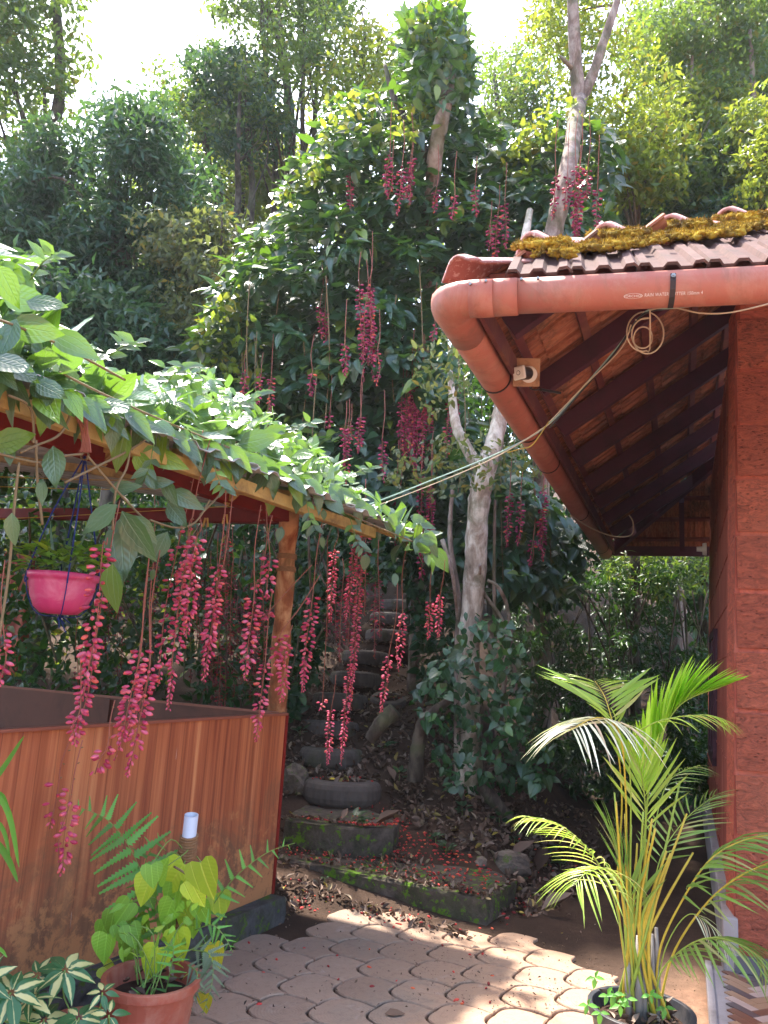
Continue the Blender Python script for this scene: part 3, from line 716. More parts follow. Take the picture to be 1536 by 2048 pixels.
# closed upper roof (out of sight) joined
up_ = MB()
def rp(p, dz=.05): p = np.array([p[0], p[1], 0.]); return (p[0], p[1], roofz(p)+dz)
hipd = nrm(np.array([1.338, .699, 0.])); bhip = nrm(N-S)
a_ = CG+hipd*1.9; b_ = CG+hipd*5.0; c_ = CB+bhip*1.6; d_ = CB+bhip*4.8
up_.add([rp(a_), rp(c_), rp(d_), rp(b_)], [(0, 1, 2, 3)]); up_.add([rp(a_), rp(b_), rp(CG+TF*3+NF*4.0), rp(CG+TF*3+NF*1.2)], [(0, 1, 2, 3)])
up_.build('upper_roof', MT['tile_gray'], house)
# rafters (in line with the slope) and battens
uN = nrm(N+Z*KR); nS = nrm(np.cross(S, uN)); nS = nS if nS[2] > 0 else -nS
for k in range(9):
    q = .52+k*.80
    if q > LS-.3: break
    Lr = min(1.55, (q-.1)*1.15, (LS-q)*1.15)
    rf = MB(); a = OG+S*q+uN*.14-nS*.075; rf.bar(a, a+uN*Lr, .055, .12, nS); rf.build('rafter', MT['rafter'], house, bevel=.004)
hr = MB(); up = nrm(hipd+Z*KR*(hipd@N)); a = OG+up*.16-Z*.09; hr.bar(a, a+up*2.2, .06, .13); hr.build('hip_rafter', MT['rafter'], house)
up2 = nrm(bhip+Z*KR*(bhip@N)); a = CB+Z*ZE+up2*.16-Z*.09; hr = MB(); hr.bar(a, a+up2*2.2, .06, .13); hr.build('hip_rafter', MT['rafter'], house)
for k, sl in enumerate((.17, .51, .85, 1.19, 1.45)):
    i0 = sl/math.hypot(1, KR)
    bt = MB(); a = OG+uN*sl+S*(i0+.03)+nS*.0; b = OG+uN*sl+S*(LS-i0-.03); bt.bar(a, b, .045, .028, nS); bt.build('batten', MT['batten'], house)
uF = nrm(NF+Z*KR); nF_ = nrm(np.cross(TF, uF)); nF_ = nF_ if nF_[2] > 0 else -nF_
for k, sl in enumerate((.17, .51, .85, 1.19, 1.53)):
    i0 = sl/math.hypot(1, KR); bt = MB(); a = OG+uF*sl+TF*(i0+.03); bt.bar(a, a+TF*(2.9-i0), .045, .028, nF_); bt.build('batten', MT['batten'], house)
uB = nrm(-S+Z*KR); nB = nrm(np.cross(N, uB)); nB = nB if nB[2] > 0 else -nB
for k, sl in enumerate((.17, .51, .85)):
    i0 = sl/math.hypot(1, KR); bt = MB(); a = CB+Z*ZE+uB*sl+N*(i0+.03); bt.bar(a, a+N*2.6, .045, .028, nB); bt.build('batten', MT['batten'], house)
for q in (.9, 1.6, 2.3):
    rf = MB(); a = CB+Z*ZE+N*q+uB*.1-nB*.075; rf.bar(a, a+uB*min(1.2, q*.9), .055, .12, nB); rf.build('rafter', MT['rafter'], house)
fb = MB(); a = CG+Z*(ZE-.03)+S*.12+N*.11; fb.bar(a, a+S*(LS-.2), .02, .10); fb.build('fascia_board', MT['batten'], house)
fb = MB(); a = CG+Z*(ZE-.02)+TF*.12+NF*.11; fb.bar(a, a+TF*2.8, .02, .10); fb.build('fascia_board', MT['batten'], house)
fb = MB(); a = CB+Z*(ZE-.03)+N*.05; fb.bar(a, a+N*3.0, .02, .12); fb.build('fascia_board', MT['rafter'], house)
# ridge tiles along the hip
hu = nrm(hipd+Z*KR*(hipd@N)); hside = nrm(np.cross(hipd, Z)); hn = nrm(np.cross(hside, hu)); hn = hn if hn[2] > 0 else -hn
def ridge_mesh():
    V = []; L = .56; st = [(-.0, 1.16, .02), (.035, 1.17, .024), (.06, 1.02, .004), (.25, .98, 0), (L, .9, -.012)]
    prof = [(-.128, -.062), (-.100, -.034), (-.055, .010), (-.03, .030), (0, .036), (.03, .030), (.055, .010), (.100, -.034), (.128, -.062)]
    n = len(prof)
    for y, s_, dz in st:
        for x, z in prof: V.append((x*s_, y, z*s_+dz+.03))
    for y, s_, dz in st:
        for x, z in prof: V.append((x*s_*.9, y, z*s_+dz+.012))
    F = []; m = len(st)*n
    for i in range(len(st)-1):
        for k in range(n-1):
            a = i*n+k; F += [(a, a+1, a+n+1, a+n), (m+a+1, m+a, m+a+n, m+a+n+1)]
    for k in range(n-1): F += [(k+1, k, m+k, m+k+1)]; e = (len(st)-1)*n; F += [(e+k, e+k+1, m+e+k+1, m+e+k)]
    for i in range(len(st)-1): a = i*n; F += [(a, a+n, m+a+n, m+a)]; a = i*n+n-1; F += [(a+n, a, m+a, m+a+n)]
    return mesh_py(V, F, MT['ridge'], True, 'ridge_tile')
RM = ridge_mesh(); moss_pts = []
for k in range(8):
    p = OG+hu*(.03+k*.48)+hn*.080
    a = .10 if k else .03
    y_ = nrm(hu-hn*.10); z_ = nrm(np.cross(hside, y_)); z_ = z_ if z_[2] > 0 else -z_; x_ = np.cross(y_, z_)
    if k == 0: x_ = x_*.8; z_ = z_*.55; p = p-hn*.02+hu*.05
    objof('ridge_tile', RM, house, None, Matrix([[x_[i], y_[i], z_[i], p[i]] for i in range(3)]+[[0, 0, 0, 1]]))
# moss: lumpy pads under every ridge joint and along the mortar bed
mo = MB(); mp_ = []; md_ = []
toF = nrm(np.cross(hu, hn)); toF = toF if toF[1] < 0 else -toF
for k in range(1, 8):
    for j in range(560):
        s_ = .03+k*.48+rnd(-.10, .30)**1; u_ = rnd(.09, .17+(.22+.2*float(vnoise(s_*5, 3.)))*min(1, s_))
        if abs(s_-(.03+k*.48)) < .08: u_ = rnd(-.02, .2)
        p = OG+hu*s_+toF*u_+hn*(.080-.42*u_+rnd(-.01, .012)+(.035 if abs(s_-.03-k*.48) < .08 else 0))
        r = rnd(.006, .017); mo.blob(p, r*1.6, r*1.4, r*.7, 5, 3, .4, j+k*50)
        for _ in range(9):
            d = nrm(RG.normal(size=3)*.6+Z*.9-NF*.3); mp_.append(p+d*r*.75); md_.append(d)
mo_o = mo.build('moss', MT['moss_roof'], house, smooth=True); mo_o['kind'] = 'stuff'
scatter('moss_blades', [('dia_n', np.array(mp_), nrm(np.array(md_)+RG.normal(size=(len(mp_), 3))*.4), rdir(len(mp_)), rnd(.010, .024, len(mp_)))], MT['moss_roof'], house)
# gutter
def gprofile(r, lip=.028, n=14):
    return [(r, lip)]+[(r*math.cos(a), -r*math.sin(a)) for a in np.linspace(0, math.pi, n)]+[(-r, lip)]
def sweep_gutter(path, r, z, th=.004):
    """path: list of plan points + outward direction"""
    pr = gprofile(r); pi = gprofile(r-th); n = len(pr); V = []
    for c, o, sc in path:
        for (u, w_) in pr: V.append((c[0]+o[0]*u*sc, c[1]+o[1]*u*sc, z+w_))
        for (u, w_) in pi: V.append((c[0]+o[0]*u*sc, c[1]+o[1]*u*sc, z+w_))
    F = []; m = 2*n
    for i in range(len(path)-1):
        for k in range(n-1):
            a = i*m+k; F += [(a, a+1, a+m+1, a+m), (a+n+1, a+n, a+n+m, a+n+m+1)]
        a = i*m; F += [(a, a+m, a+m+n, a+n), (a+n-1, a+2*n-1, a+m+2*n-1, a+m+n-1)]
    e = (len(path)-1)*m
    F += [(k, k+n, k+n+1, k+1) for k in range(n-1)]+[(e+k, e+k+1, e+k+n+1, e+k+n) for k in range(n-1)]
    return V, F
GR, GZ = .079, 2.925
def gpath(p0, p1, o, k=10): return [(p0+(p1-p0)*i/k, o, 1) for i in range(k+1)]
gm = MB(); V, F = sweep_gutter(gpath(CG+TF*3.2, CG+TF*.30, -NF, 12), GR, GZ); gm.add(V, F)
gut = gm.build('gutter', MT['gutter'], house, smooth=True)
gm = MB(); V, F = sweep_gutter(gpath(CG+S*.28, CG+S*LS, -N, 24), GR, GZ); gm.add(V, F); gm.build('side_gutter', MT['gutter'], house, smooth=True)
arc = []; RB = .13; p_in = CG+TF*.13+S*.13
arc += [(CG+TF*.30, -NF, 1), (CG+TF*.16, -NF, 1)]
for i in range(1, 8):
    t = i/8; o = nrm(-NF*(1-t)-N*t); c = (CG+TF*.16)*(1-t)**2+2*t*(1-t)*CG+(CG+S*.16)*t**2; arc.append((c, o, 1+.16*math.sin(math.pi*t)))
arc += [(CG+S*.16, -N, 1), (CG+S*.36, -N, 1)]
gm = MB(); V, F = sweep_gutter(arc, GR+.0045, GZ); gm.add(V, F); gm.build('gutter_elbow', MT['gutter'], house, smooth=True)
def _qx(px):
    qs = np.linspace(.1, 2, 400); xs_ = [proj(CG+TF*q_-NF*GR+Z*GZ)[0] for q_ in qs]; return float(np.interp(px, xs_, qs))
for (a, b, dr) in ((_qx(936), _qx(985), .008), (_qx(985), _qx(1032), .006)):
    gm = MB(); V, F = sweep_gutter(gpath(CG+TF*a, CG+TF*b, -NF, 2), GR+dr, GZ, .006); gm.add(V, F); gm.build('gutter_coupling', MT['gutter'], gut, smooth=True)
for q in (_qx(941), _qx(972), _qx(1043), _qx(1076)):
    sc_ = MB(); c = CG+TF*q-NF*(GR+.012)+Z*(GZ+.008+.010*(q > _qx(960))); sc_.tube([c+NF*.008, c-NF*.004], [.0065, .0055], 8); sc_.build('screw', MT['steel'], gut)
def strap(q, d, o, dr=.003, w_=.018, nm='gutter_strap'):
    s_ = MB(); V, F = sweep_gutter(gpath(CG+d*(q-w_/2), CG+d*(q+w_/2), o, 1), GR+dr+.003, GZ, .004); s_.add(V, F); return s_.build(nm, MT['black'], gut)
for q in (.93, 1.85, 2.65, 4.5, 6.6): strap(q, S, -N, w_=.012)
# flat bracket on the front gutter with bolt
bq = _qx(1346); bk = MB()
for i in range(5):
    a0_, a1_ = rad(-8+i*20), rad(12+i*20)
    p0 = CG+TF*bq-NF*(GR+.006)*math.cos(a0_)+Z*(GZ-(GR+.006)*math.sin(a0_)); p1 = CG+TF*bq-NF*(GR+.006)*math.cos(a1_)+Z*(GZ-(GR+.006)*math.sin(a1_))
    bk.bar(p0, p1, .02, .004, nrm((p0+p1)/2-(CG+TF*bq+Z*GZ)))
brk = bk.build('gutter_bracket', MT['black'], gut)
sc_ = MB(); c = CG+TF*bq-NF*(GR+.009)+Z*(GZ+.0); sc_.tube([c, c-NF*.006], [.009, .009], 6); sc_.tube([c-NF*.006, c-NF*.011], [.005, .004], 6); sc_.build('screw', MT['steel'], gut)
# printed lettering on the gutter
def lettering(txt, q0, ang, size, extra=1.0, width=.2):
    cu = bpy.data.curves.new('txt', 'FONT'); cu.body = txt; cu.size = size; cu.space_character = extra; cu.extrude = 0
    to = bpy.data.objects.new('txt', cu); COL.objects.link(to); bpy.context.view_layer.update()
    me = bpy.data.meshes.new_from_object(to.evaluated_get(bpy.context.evaluated_depsgraph_get())); bpy.data.objects.remove(to); bpy.data.curves.remove(cu)
    mw = max(v.co.x for v in me.vertices)
    for v in me.vertices: v.co.x *= width/mw
    me.materials.clear(); me.materials.append(MT['print'])
    place_print(me, q0, ang); return me
def place_print(me, q0, ang, off=.0012):
    R_ = GR+off
    for v in me.vertices:
        a = ang-v.co.y/R_; z_ = v.co.z
        p = CG+TF*(q0+v.co.x)-NF*(R_+z_)*math.cos(a)+Z*(GZ-(R_+z_)*math.sin(a)); v.co = p
    me.update()
qa, qb, qc_ = _qx(1248), _qx(1288), _qx(1405)
objof('lettering', lettering('RAIN WATER GUTTER 150mm 4', qb+.004, rad(50), .0185, 1.1, qc_-qb), gut)
objof('lettering', lettering('ORCHID', qa+.007, rad(50), .0135, 1.1, qb-qa-.016), gut)
V = []; n = 28; hw_ = (qb-qa)/2
for k in range(n):
    q = 2*math.pi*k/n; V += [(hw_-.001+(hw_-.002)*math.cos(q)*s_, .0045+.0108*math.sin(q)*s_, 0) for s_ in (1, .92)]
ov = mesh_py(V, [(2*k, 2*((k+1) % n), 2*((k+1) % n)+1, 2*k+1) for k in range(n)], MT['print']); place_print(ov, qa, rad(50)); objof('logo_oval', ov, gut)
# ------------------------------------------------------------------ things hung on the house
def soff(px, py, off=.0):
    """point on the soffit plane seen at a photo position"""
    d = ray(px, py); n_ = nS; p0 = OG-nS*(off); t = ((p0-CP)@n_)/(d@n_); return CP+d*t
sc0 = soff(1053, 745, .13)
camr = thing('security_camera', 'small white security camera on a plywood board under the eaves', 'camera', sc0)
fx = nrm(-S*.75+N*.25+np.array([.0, 0, .0])); 
cdir = nrm(CP+np.array([.1, 0, .2])-sc0); sx_ = nrm(np.cross(cdir, Z)); sy_ = np.cross(sx_, cdir)
bd = MB(); bd.box(sc0-cdir*.0, sx_*.068, cdir*.006, sy_*.072); bd.build('mounting_board', MT['board'], camr, bevel=.002)
bs = MB(); bs.tube([sc0+cdir*.008-sx_*.012-sy_*.01, sc0+cdir*.02-sx_*.012-sy_*.01], [.044, .040], 20); base_ = bs.build('camera_base', MT['white'], camr, smooth=False, bevel=.003)
b2 = MB(); h0 = sc0+cdir*.02-sx_*.008-sy_*.006; h1 = h0+nrm(cdir*.8+sx_*.55)*.075
b2.tube([h0, h1], [.032, .035], 20); cb = b2.build('camera_body', MT['lensblack'], camr, bevel=.002)
hd = nrm(h1-h0); b3 = MB(); hx = nrm(np.cross(hd, Z)); hy = np.cross(hx, hd); b3.box(h1+hd*.006, hx*.036, hd*.009, hy*.034); b3.build('camera_face', MT['white'], camr, bevel=.010, seg=4)
b4 = MB(); b4.tube([h1+hd*.0135, h1+hd*.0155], [.012, .012], 16); ln = b4.build('lens_ring', MT['lensblack'], camr)
b4 = MB(); b4.tube([h1+hd*.0150, h1+hd*.0175], [.009, .009], 16); b4.build('lens', MT['white'], camr)
def cable(label, pts, r, mat, k=8, cat='cable', name='cable'):
    c = MB(); c.tube(smooth_path(pts, k), r, 6); o = c.build(name, mat, None, smooth=True); return tag(o, label, cat)
def sf(x, y, o=.14): return soff(x, y, o)
cable('short black camera lead with an inline plug hanging under the eaves', [sf(1055, 762, .15), sf(1063, 778, .18), sf(1085, 780, .2), sf(1100, 784, .2), sf(1122, 785, .18)], .0035, MT['cable_k'])
pg_ = MB(); pg_.tube([sf(1082, 779, .2), sf(1120, 786, .19)], .008, 8); tag(pg_.build('cable_plug', MT['cable_k']), 'black inline connector on the short camera lead', 'plug')
cd = 3.25
coil = []
for k in range(60):
    t = k/59; a = t*2*math.pi*2.6+1.2; r = 30+14*math.sin(t*7); coil.append(P(1290+r*math.cos(a)*(.9), 668+r*math.sin(a)*1.05+8*t, cd+.02*math.sin(a*1.7)))
cable('coil of cream cable hanging loose below the gutter text', [P(1300, 615, 3.1)]+coil+[P(1270, 640, 3.25)], .0032, MT['cable_w'], 2)
cable('cream cable sagging from the gutter bracket towards the house front', [P(1300, 620, 3.1), P(1340, 614, 3.05), P(1400, 626, 3.0), P(1460, 625, 2.95), P(1540, 607, 2.85), P(1640, 580, 2.75)], .0032, MT['cable_w'])
W0 = [P(1500, 601, 3.0), P(1350, 615, 3.1), P(1290, 625, 3.2), P(1235, 695, 3.5), P(1170, 770, 3.75), P(1095, 850, 3.9), P(1000, 905, 3.95)]
cable('cream cable strung from the coil across the eaves to the side gutter', [P(1262, 650, 3.25), P(1240, 700, 3.45), P(1165, 775, 3.7), P(1098, 845, 3.88)], .003, MT['cable_w'])
cable('green cable running from the eaves out to the left over the yard', W0+[P(860, 962, 4.6), P(735, 1010, 5.3), P(640, 1040, 6.2)], .005, MT['cable_g'])
cable('thin pale cable strung beside the green one over the yard', [P(1098, 848, 3.88), P(990, 915, 3.95), P(850, 975, 4.6), P(730, 1020, 5.3), P(640, 1052, 6.2)], .003, MT['cable_w'])
cable('black cable bundled along the green cable under the eaves', [P(1340, 617, 3.12), P(1282, 632, 3.22), P(1230, 705, 3.5), P(1165, 780, 3.75), P(1100, 855, 3.9)], .005, MT['cable_k'])
cable('frayed yellow string tied round the side gutter', [P(1098, 842, 3.9), P(1080, 870, 3.85), P(1062, 892, 3.84), P(1040, 898, 3.85), P(1015, 905, 3.9)], .003, MT['string'])
cable('thin drooping wire loop at the far end of the eaves', [P(1140, 1030, 7.0), P(1180, 1055, 7.2), P(1225, 1072, 7.3), P(1262, 1070, 7.2), P(1266, 1045, 7.2), P(1258, 1030, 7.2)], .006, MT['cable_w'])
lp = soff(1424, 985, 0); lw = WC+S*3.1+Z*2.62
lamp = thing('wall_lamp', 'small round white lamp holder on the shaded side wall', 'lamp', lw-N*.03)
q = MB(); q.tube([lw-N*.0, lw-N*.035], [.06, .055], 16); q.build('lamp_base', MT['white'], lamp, bevel=.004)
q = MB(); q.tube([lw-N*.035, lw-N*.085], [.025, .022], 12); q.build('lamp_socket', MT['white'], lamp)
# ------------------------------------------------------------------ porch floor
por = bpy.data.objects.new('porch_floor', None); COL.objects.link(por); por['kind'] = 'structure'; WM[por.name] = Matrix.Identity(4)
pb0 = G(1421, 2048, .06); pe = pb0
sl = MB(); o_ = WC-NF*.0-N*.42
lft = pb0; far_l = pb0+S*((WC-pb0)@S)*1.0
c0 = far_l+N*.0
poly = [pb0-S*1.5, far_l+S*.05, far_l+S*.05+N*2.2, pb0-S*1.5+N*2.2]
V = [(p[0], p[1], z) for z in (-.05, .052) for p in poly]
sl.add(V, [(3, 2, 1, 0), (4, 5, 6, 7), (0, 1, 5, 4), (1, 2, 6, 5), (2, 3, 7, 6), (3, 0, 4, 7)])
sl.build('slab_base', MT['cement'], por)
ed = MB(); ed.bar((pb0-S*1.5+N*.012)*[1, 1, 0]+Z*.03, (far_l+S*.05+N*.012)*[1, 1, 0]+Z*.03, .03, .075); ed.build('edge_strip', MT['cement'], por)
tl, tw = .144, .048
tm = {}
for c in range(4):
    b_ = MB(); b_.box((0, 0, 0), (tl/2-.0012, 0, 0), (0, tw/2-.0012, 0), (0, 0, .004)); tm[c] = mesh_py(b_.V, b_.F, MT['ft%d' % c], False, 'floor_tile')
e1 = nrm(N+S); e2 = nrm(S-N); seq = 0
org_ = pb0*[1, 1, 0]+S*.2
for i in range(-22, 24):
    for j in range(-22, 24):
        if (i-j) % 3: pass
# herringbone: horizontals and verticals
def inside_porch(p): 
    a = (p-pb0)@N; b = (p-far_l)@S
    return a > .085 and b < -.02 and a < 1.0 and b > -1.1
for i in range(-30, 30):
    for j in range(-12, 12):
        for hv in (0, 1):
            if hv == 0: x = (i+.0)*tw+j*3*tw*1.0+tl/2; y = i*tw-j*3*tw+tw/2
            else: x = i*tw+j*3*tw-tw/2+0; y = i*tw-j*3*tw+tl/2-0
            p = org_+e1*x+e2*y; p = np.array([p[0], p[1], .054])
            if not inside_porch(p): continue
            v = e1 if hv == 0 else e2; w2 = e2 if hv == 0 else -e1
            M_ = Matrix([[v[0], w2[0], 0, p[0]], [v[1], w2[1], 0, p[1]], [0, 0, 1, p[2]], [0, 0, 0, 1]])
            objof('floor_tile', tm[int(hsh(i, j, hv)*4) % 4], por, None, M_)
sk = MB(); a = WC-NF*.012+Z*.095-TF*.0; sk.bar(a, a+TF*2.6, .03, .075); sk.build('skirting', MT['skirt'], house, bevel=.003)
# ------------------------------------------------------------------ wooden panels (low enclosure)
KD = np.array([kd[0], kd[1], 0.]); KN = np.array([kn[0], kn[1], 0.])
pR = np.array([-.50, 4.60, 0]); pL = pR-KD*3.0
enc = thing('wooden_enclosure', 'low reddish brown wood panel enclosure under the shed', 'enclosure', (pR+pL)/2+Z*.135)
edges = [0, .62, 1.24, 1.86, 2.48, 3.0]
q = MB()
# one long laminated sheet; slightly bowed
n = 24; V = []
for i in range(n+1):
    t = i/n; b = pR-KD*3.0*t; bow = KN*.006*math.sin(t*9)
    zt = 1.10-.0*t
    for (o, z) in ((KN*.006, .137), (KN*.006, zt), (-KN*.006, zt), (-KN*.006, .137)): pp = b+bow+o; V.append((pp[0], pp[1], z))
F = [(i*4+k, i*4+(k+1) % 4, i*4+4+(k+1) % 4, i*4+4+k) for i in range(n) for k in range(4)]+[(3, 2, 1, 0), (n*4, n*4+1, n*4+2, n*4+3)]
q.add(V, F)
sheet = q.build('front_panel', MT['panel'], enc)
# bring material coordinates into the panel's own frame
q = MB(); q.bar(pR+KN*.008+Z*1.106, pL+KN*.008+Z*1.106, .034, .014); q.build('top_trim', MT['trim'], enc, bevel=.002)
q = MB(); q.box(pR+KD*.012+Z*.62, KD*.012, KN*.012, Z*.485); q.build('end_trim', MT['redwood'], enc, bevel=.002)
bL = G(0, 1362, 1.14); bdir = nrm((bL-(pR+Z*1.1))*[1, 1, 0])
bE = pR+bdir*4.2; bn = np.array([bdir[1], -bdir[0], 0])
q = MB(); q.box((pR+bE)/2+Z*.62, bdir*2.1, bn*.007, Z*.48); q.build('back_panel', MT['panel_in'], enc)
q = MB(); q.bar(pR+Z*1.106+bdir*.05, bE+Z*1.106, .03, .014); q.build('top_trim', MT['trim'], enc)
for t in (1.3, 2.6):
    q = MB(); q.box(pR+bdir*t+Z*.62-bn*.018, bdir*.025, bn*.012, Z*.47); q.build('batten', MT['panel_in'], enc)
# ------------------------------------------------------------------ shed
ZS = 2.2
e0 = G(380, 938, ZS); e1_ = G(745, 1068, ZS); ED = nrm((e1_-e0)*[1, 1, 0]); EN = np.array([ED[1], -ED[0], 0.]); EN = EN if EN[0] < 0 else -EN     # EN towards the back left
EB = e1_*[1, 1, 0]
shed = thing('open_shed', 'open shed with red beams and yellow eaves timber under the vines', 'shed', EB-ED*1.5)
def ez(back): return ZS+.16*back
q = MB(); q.bar(EB+Z*(ZS+.004), EB-ED*5.2+Z*(ZS+.004), .05, .062); q.build('fascia', MT['timber'], shed, bevel=.004)
q = MB(); q.bar(EB+ED*.02+Z*(ZS+.035)-EN*.01, EB+ED*.42+Z*(ZS+.03)-EN*.01, .03, .02); q.build('eaves_batten', MT['timber'], shed)
# corrugated sheets
def sheet_mesh(w_, l_):
    V = []; n = 30
    for back in (0, l_):
        for i in range(n+1):
            x = w_*i/n; z = .018*(1 if (i % 5) in (0, 1) else -.3); V.append((x, back, z))
    F = [(i, i+1, n+2+i, n+1+i) for i in range(n)]; return mesh_py(V, F, MT['sheet'], False, 'roof_sheet')
SM = sheet_mesh(.95, 6.5)
for k in range(6):
    o = EB+ED*(.45-.9*(k+1))+EN*-.10; y_ = nrm(EN+Z*.16); x_ = ED; z_ = np.cross(x_, y_)
    if z_[2] < 0: x_ = -ED; z_ = np.cross(x_, y_); o = o+ED*.95
    o = o+Z*(ZS+.075+.006*(k % 2))
    c = objof('roof_sheet', SM, shed, None, Matrix([[x_[i], y_[i], z_[i], o[i]] for i in range(3)]+[[0, 0, 0, 1]]))
    md = c.modifiers.new('s', 'SOLIDIFY'); md.thickness = .004
pt = P(578, 1045, 4.8); pbm = P(553, 1430, 4.8); pdir = nrm(pbm-pt); pbot = pt+pdir*((pt[2]-.0)/-pdir[2])
q = MB(); pp = [pt+(pbot-pt)*t for t in np.linspace(-.03, 1, 22)]; q.tube(pp, [.056+.005*math.sin(i*1.9)+(.004 if i % 5 == 0 else 0) for i in range(22)], 12, wob=.08)
post = q.build('post', MT['post'], shed, smooth=True)
for t in (.10, .135, .34, .36, .52, .54, .71):
    q = MB(); c = pt+(pbot-pt)*t
    for k in range(5): q.tube([c+Z*(.006*k-.0), c+Z*(.006*k+.007)], [.0635, .0635], 14)
    q.build('lashing', MT['rope_brown'], post)
# red beams
rb0 = pt+Z*.045
q = MB(); q.bar(rb0+ED*.05, rb0-ED*5.0+Z*.0, .07, .10); q.build('beam', MT['redwood'], shed, bevel=.006)
tb = P(0, 1028, 7.6); q = MB(); q.bar(rb0-Z*.0+ED*.02, tb, .08, .10); q.build('tie_beam', MT['redwood'], shed, bevel=.006)
for k in range(6):
    a = EB-ED*(.9+.8*k)+EN*-.02+Z*(ZS+.04); q = MB(); q.bar(a, a+EN*4.0+Z*.62, .05, .05); q.build('purlin', MT['timber'], shed)
q = MB(); c = P(15, 900, 3.3); q.tube([c+Z*1.0, c*[1, 1, 0]], [.05, .055], 10, wob=.1); 
lpost = P(-60, 1000, 3.4); q = MB(); q.tube([lpost*[1, 1, 0], lpost*[1, 1, 0]+Z*2.35], [.055, .05], 10, wob=.1); q.build('post', MT['post'], shed, smooth=True)
for k, t in enumerate((.62, 1.5)):
    q = MB(); a = rb0-ED*t; q.bar(a-Z*.05, a+Z*.0+ED*0-EN*.18+Z*.09, .03, .03); q.build('brace', MT['timber'], shed)
for k, (ya, yb) in enumerate(((952, 958), (972, 975), (1040, 1006))):
    cable(['upper thin yellow clothes line stretched under the shed roof', 'second thin yellow clothes line just under the upper one', 'lowest yellow clothes line holding the wooden pegs'][k],
          [P(-40, ya, 4.6), P(200, (ya+yb)/2+5, 4.6), P(420 if k < 2 else 560, yb, 4.7)], .0028, MT['string'], cat='clothes line', name='clothes_line')
for i, (x, y) in enumerate(((412, 1043), (451, 1036))):
    pgr = thing('clothes_peg', ['left wooden clothes peg clipped on the line', 'right wooden clothes peg beside the hanging red flowers'][i], 'peg', P(x, y, 4.6), 'wooden clothes pegs')
    for s_ in (-1, 1):
        q = MB(); c = P(x, y, 4.6); q.bar(c+_R*.006*s_+Z*.022, c+_R*.015*s_-Z*.034, .010, .009, (0, 1, 0)); q.build('jaw', MT['peg'], pgr)
# reddish wall far left behind the shed
q = MB(); c = P(20, 1200, 8.6); q.box(c*[1, 1, 0]+Z*1.15+np.array([-1.3, .5, 0]), np.array([1.5, -.3, 0]), np.array([.03, .16, 0]), Z*1.25)
tag(q.build('garden_wall', MT['redplaster'], bevel=.01), 'red plastered wall glimpsed behind the hanging pot', 'wall')
# ------------------------------------------------------------------ pots
def pot(name, label, c, r_top, r_bot, h, mat, rim=.02, group=None, ribs=0):
    t = thing(name, label, 'plant pot', c, group); q = MB(); n = 32
    q.lathe(c, [(r_bot*.3, 0), (r_bot, 0), (r_top, h-rim), (r_top+.012, h-rim), (r_top+.014, h), (r_top-.004, h), (r_top-.012, h-rim), (r_top-.02, h*.8)], n)
    q.build('pot_body', mat, t, smooth=False, bevel=.002); s_ = MB(); s_.lathe(c, [(.001, h*.83), (r_top*.5, h*.84), (r_top-.018, h*.82)], 24); s_.build('soil', MT['soil'], t); return t
pp0 = G(1282, 2014, .27); pp0[2] = 0
palmpot = pot('palm_pot', 'black plastic pot holding the areca palm beside the porch', pp0, .175, .13, .27, MT['blackpot'], .03)
tp0 = G(305, 1945, .34); tp0[2] = 0
tpot = pot('terracotta_pot', 'terracotta coloured plastic pot holding the golden pothos', tp0, .155, .115, .33, MT['terracotta'], .03)
sp0 = G(165, 2050, .22); sp0[2] = 0
pot('low_pot', 'low terracotta pot under the variegated umbrella plant', sp0, .13, .10, .22, MT['terracotta'], .02)
for cpt, n_ in ((pp0+Z*.235, 60), (tp0+Z*.285, 14)):
    r_ = np.sqrt(rnd(0, 1, n_))*.13; a_ = rnd(0, 6.28, n_); pos = np.stack([cpt[0]+r_*np.cos(a_), cpt[1]+r_*np.sin(a_), cpt[2]+rnd(0, .02, n_)], 1)
    o = scatter('pot_litter', [('curl', pos, rdir(n_, 0, (1, 1, .3)), rdir(n_, 1.5), rnd(.03, .06, n_))], MT['litter']); tag(o, 'dead brown leaves lying on the soil in the %s pot' % ('palm' if n_ == 60 else 'pothos'), 'dead leaves')
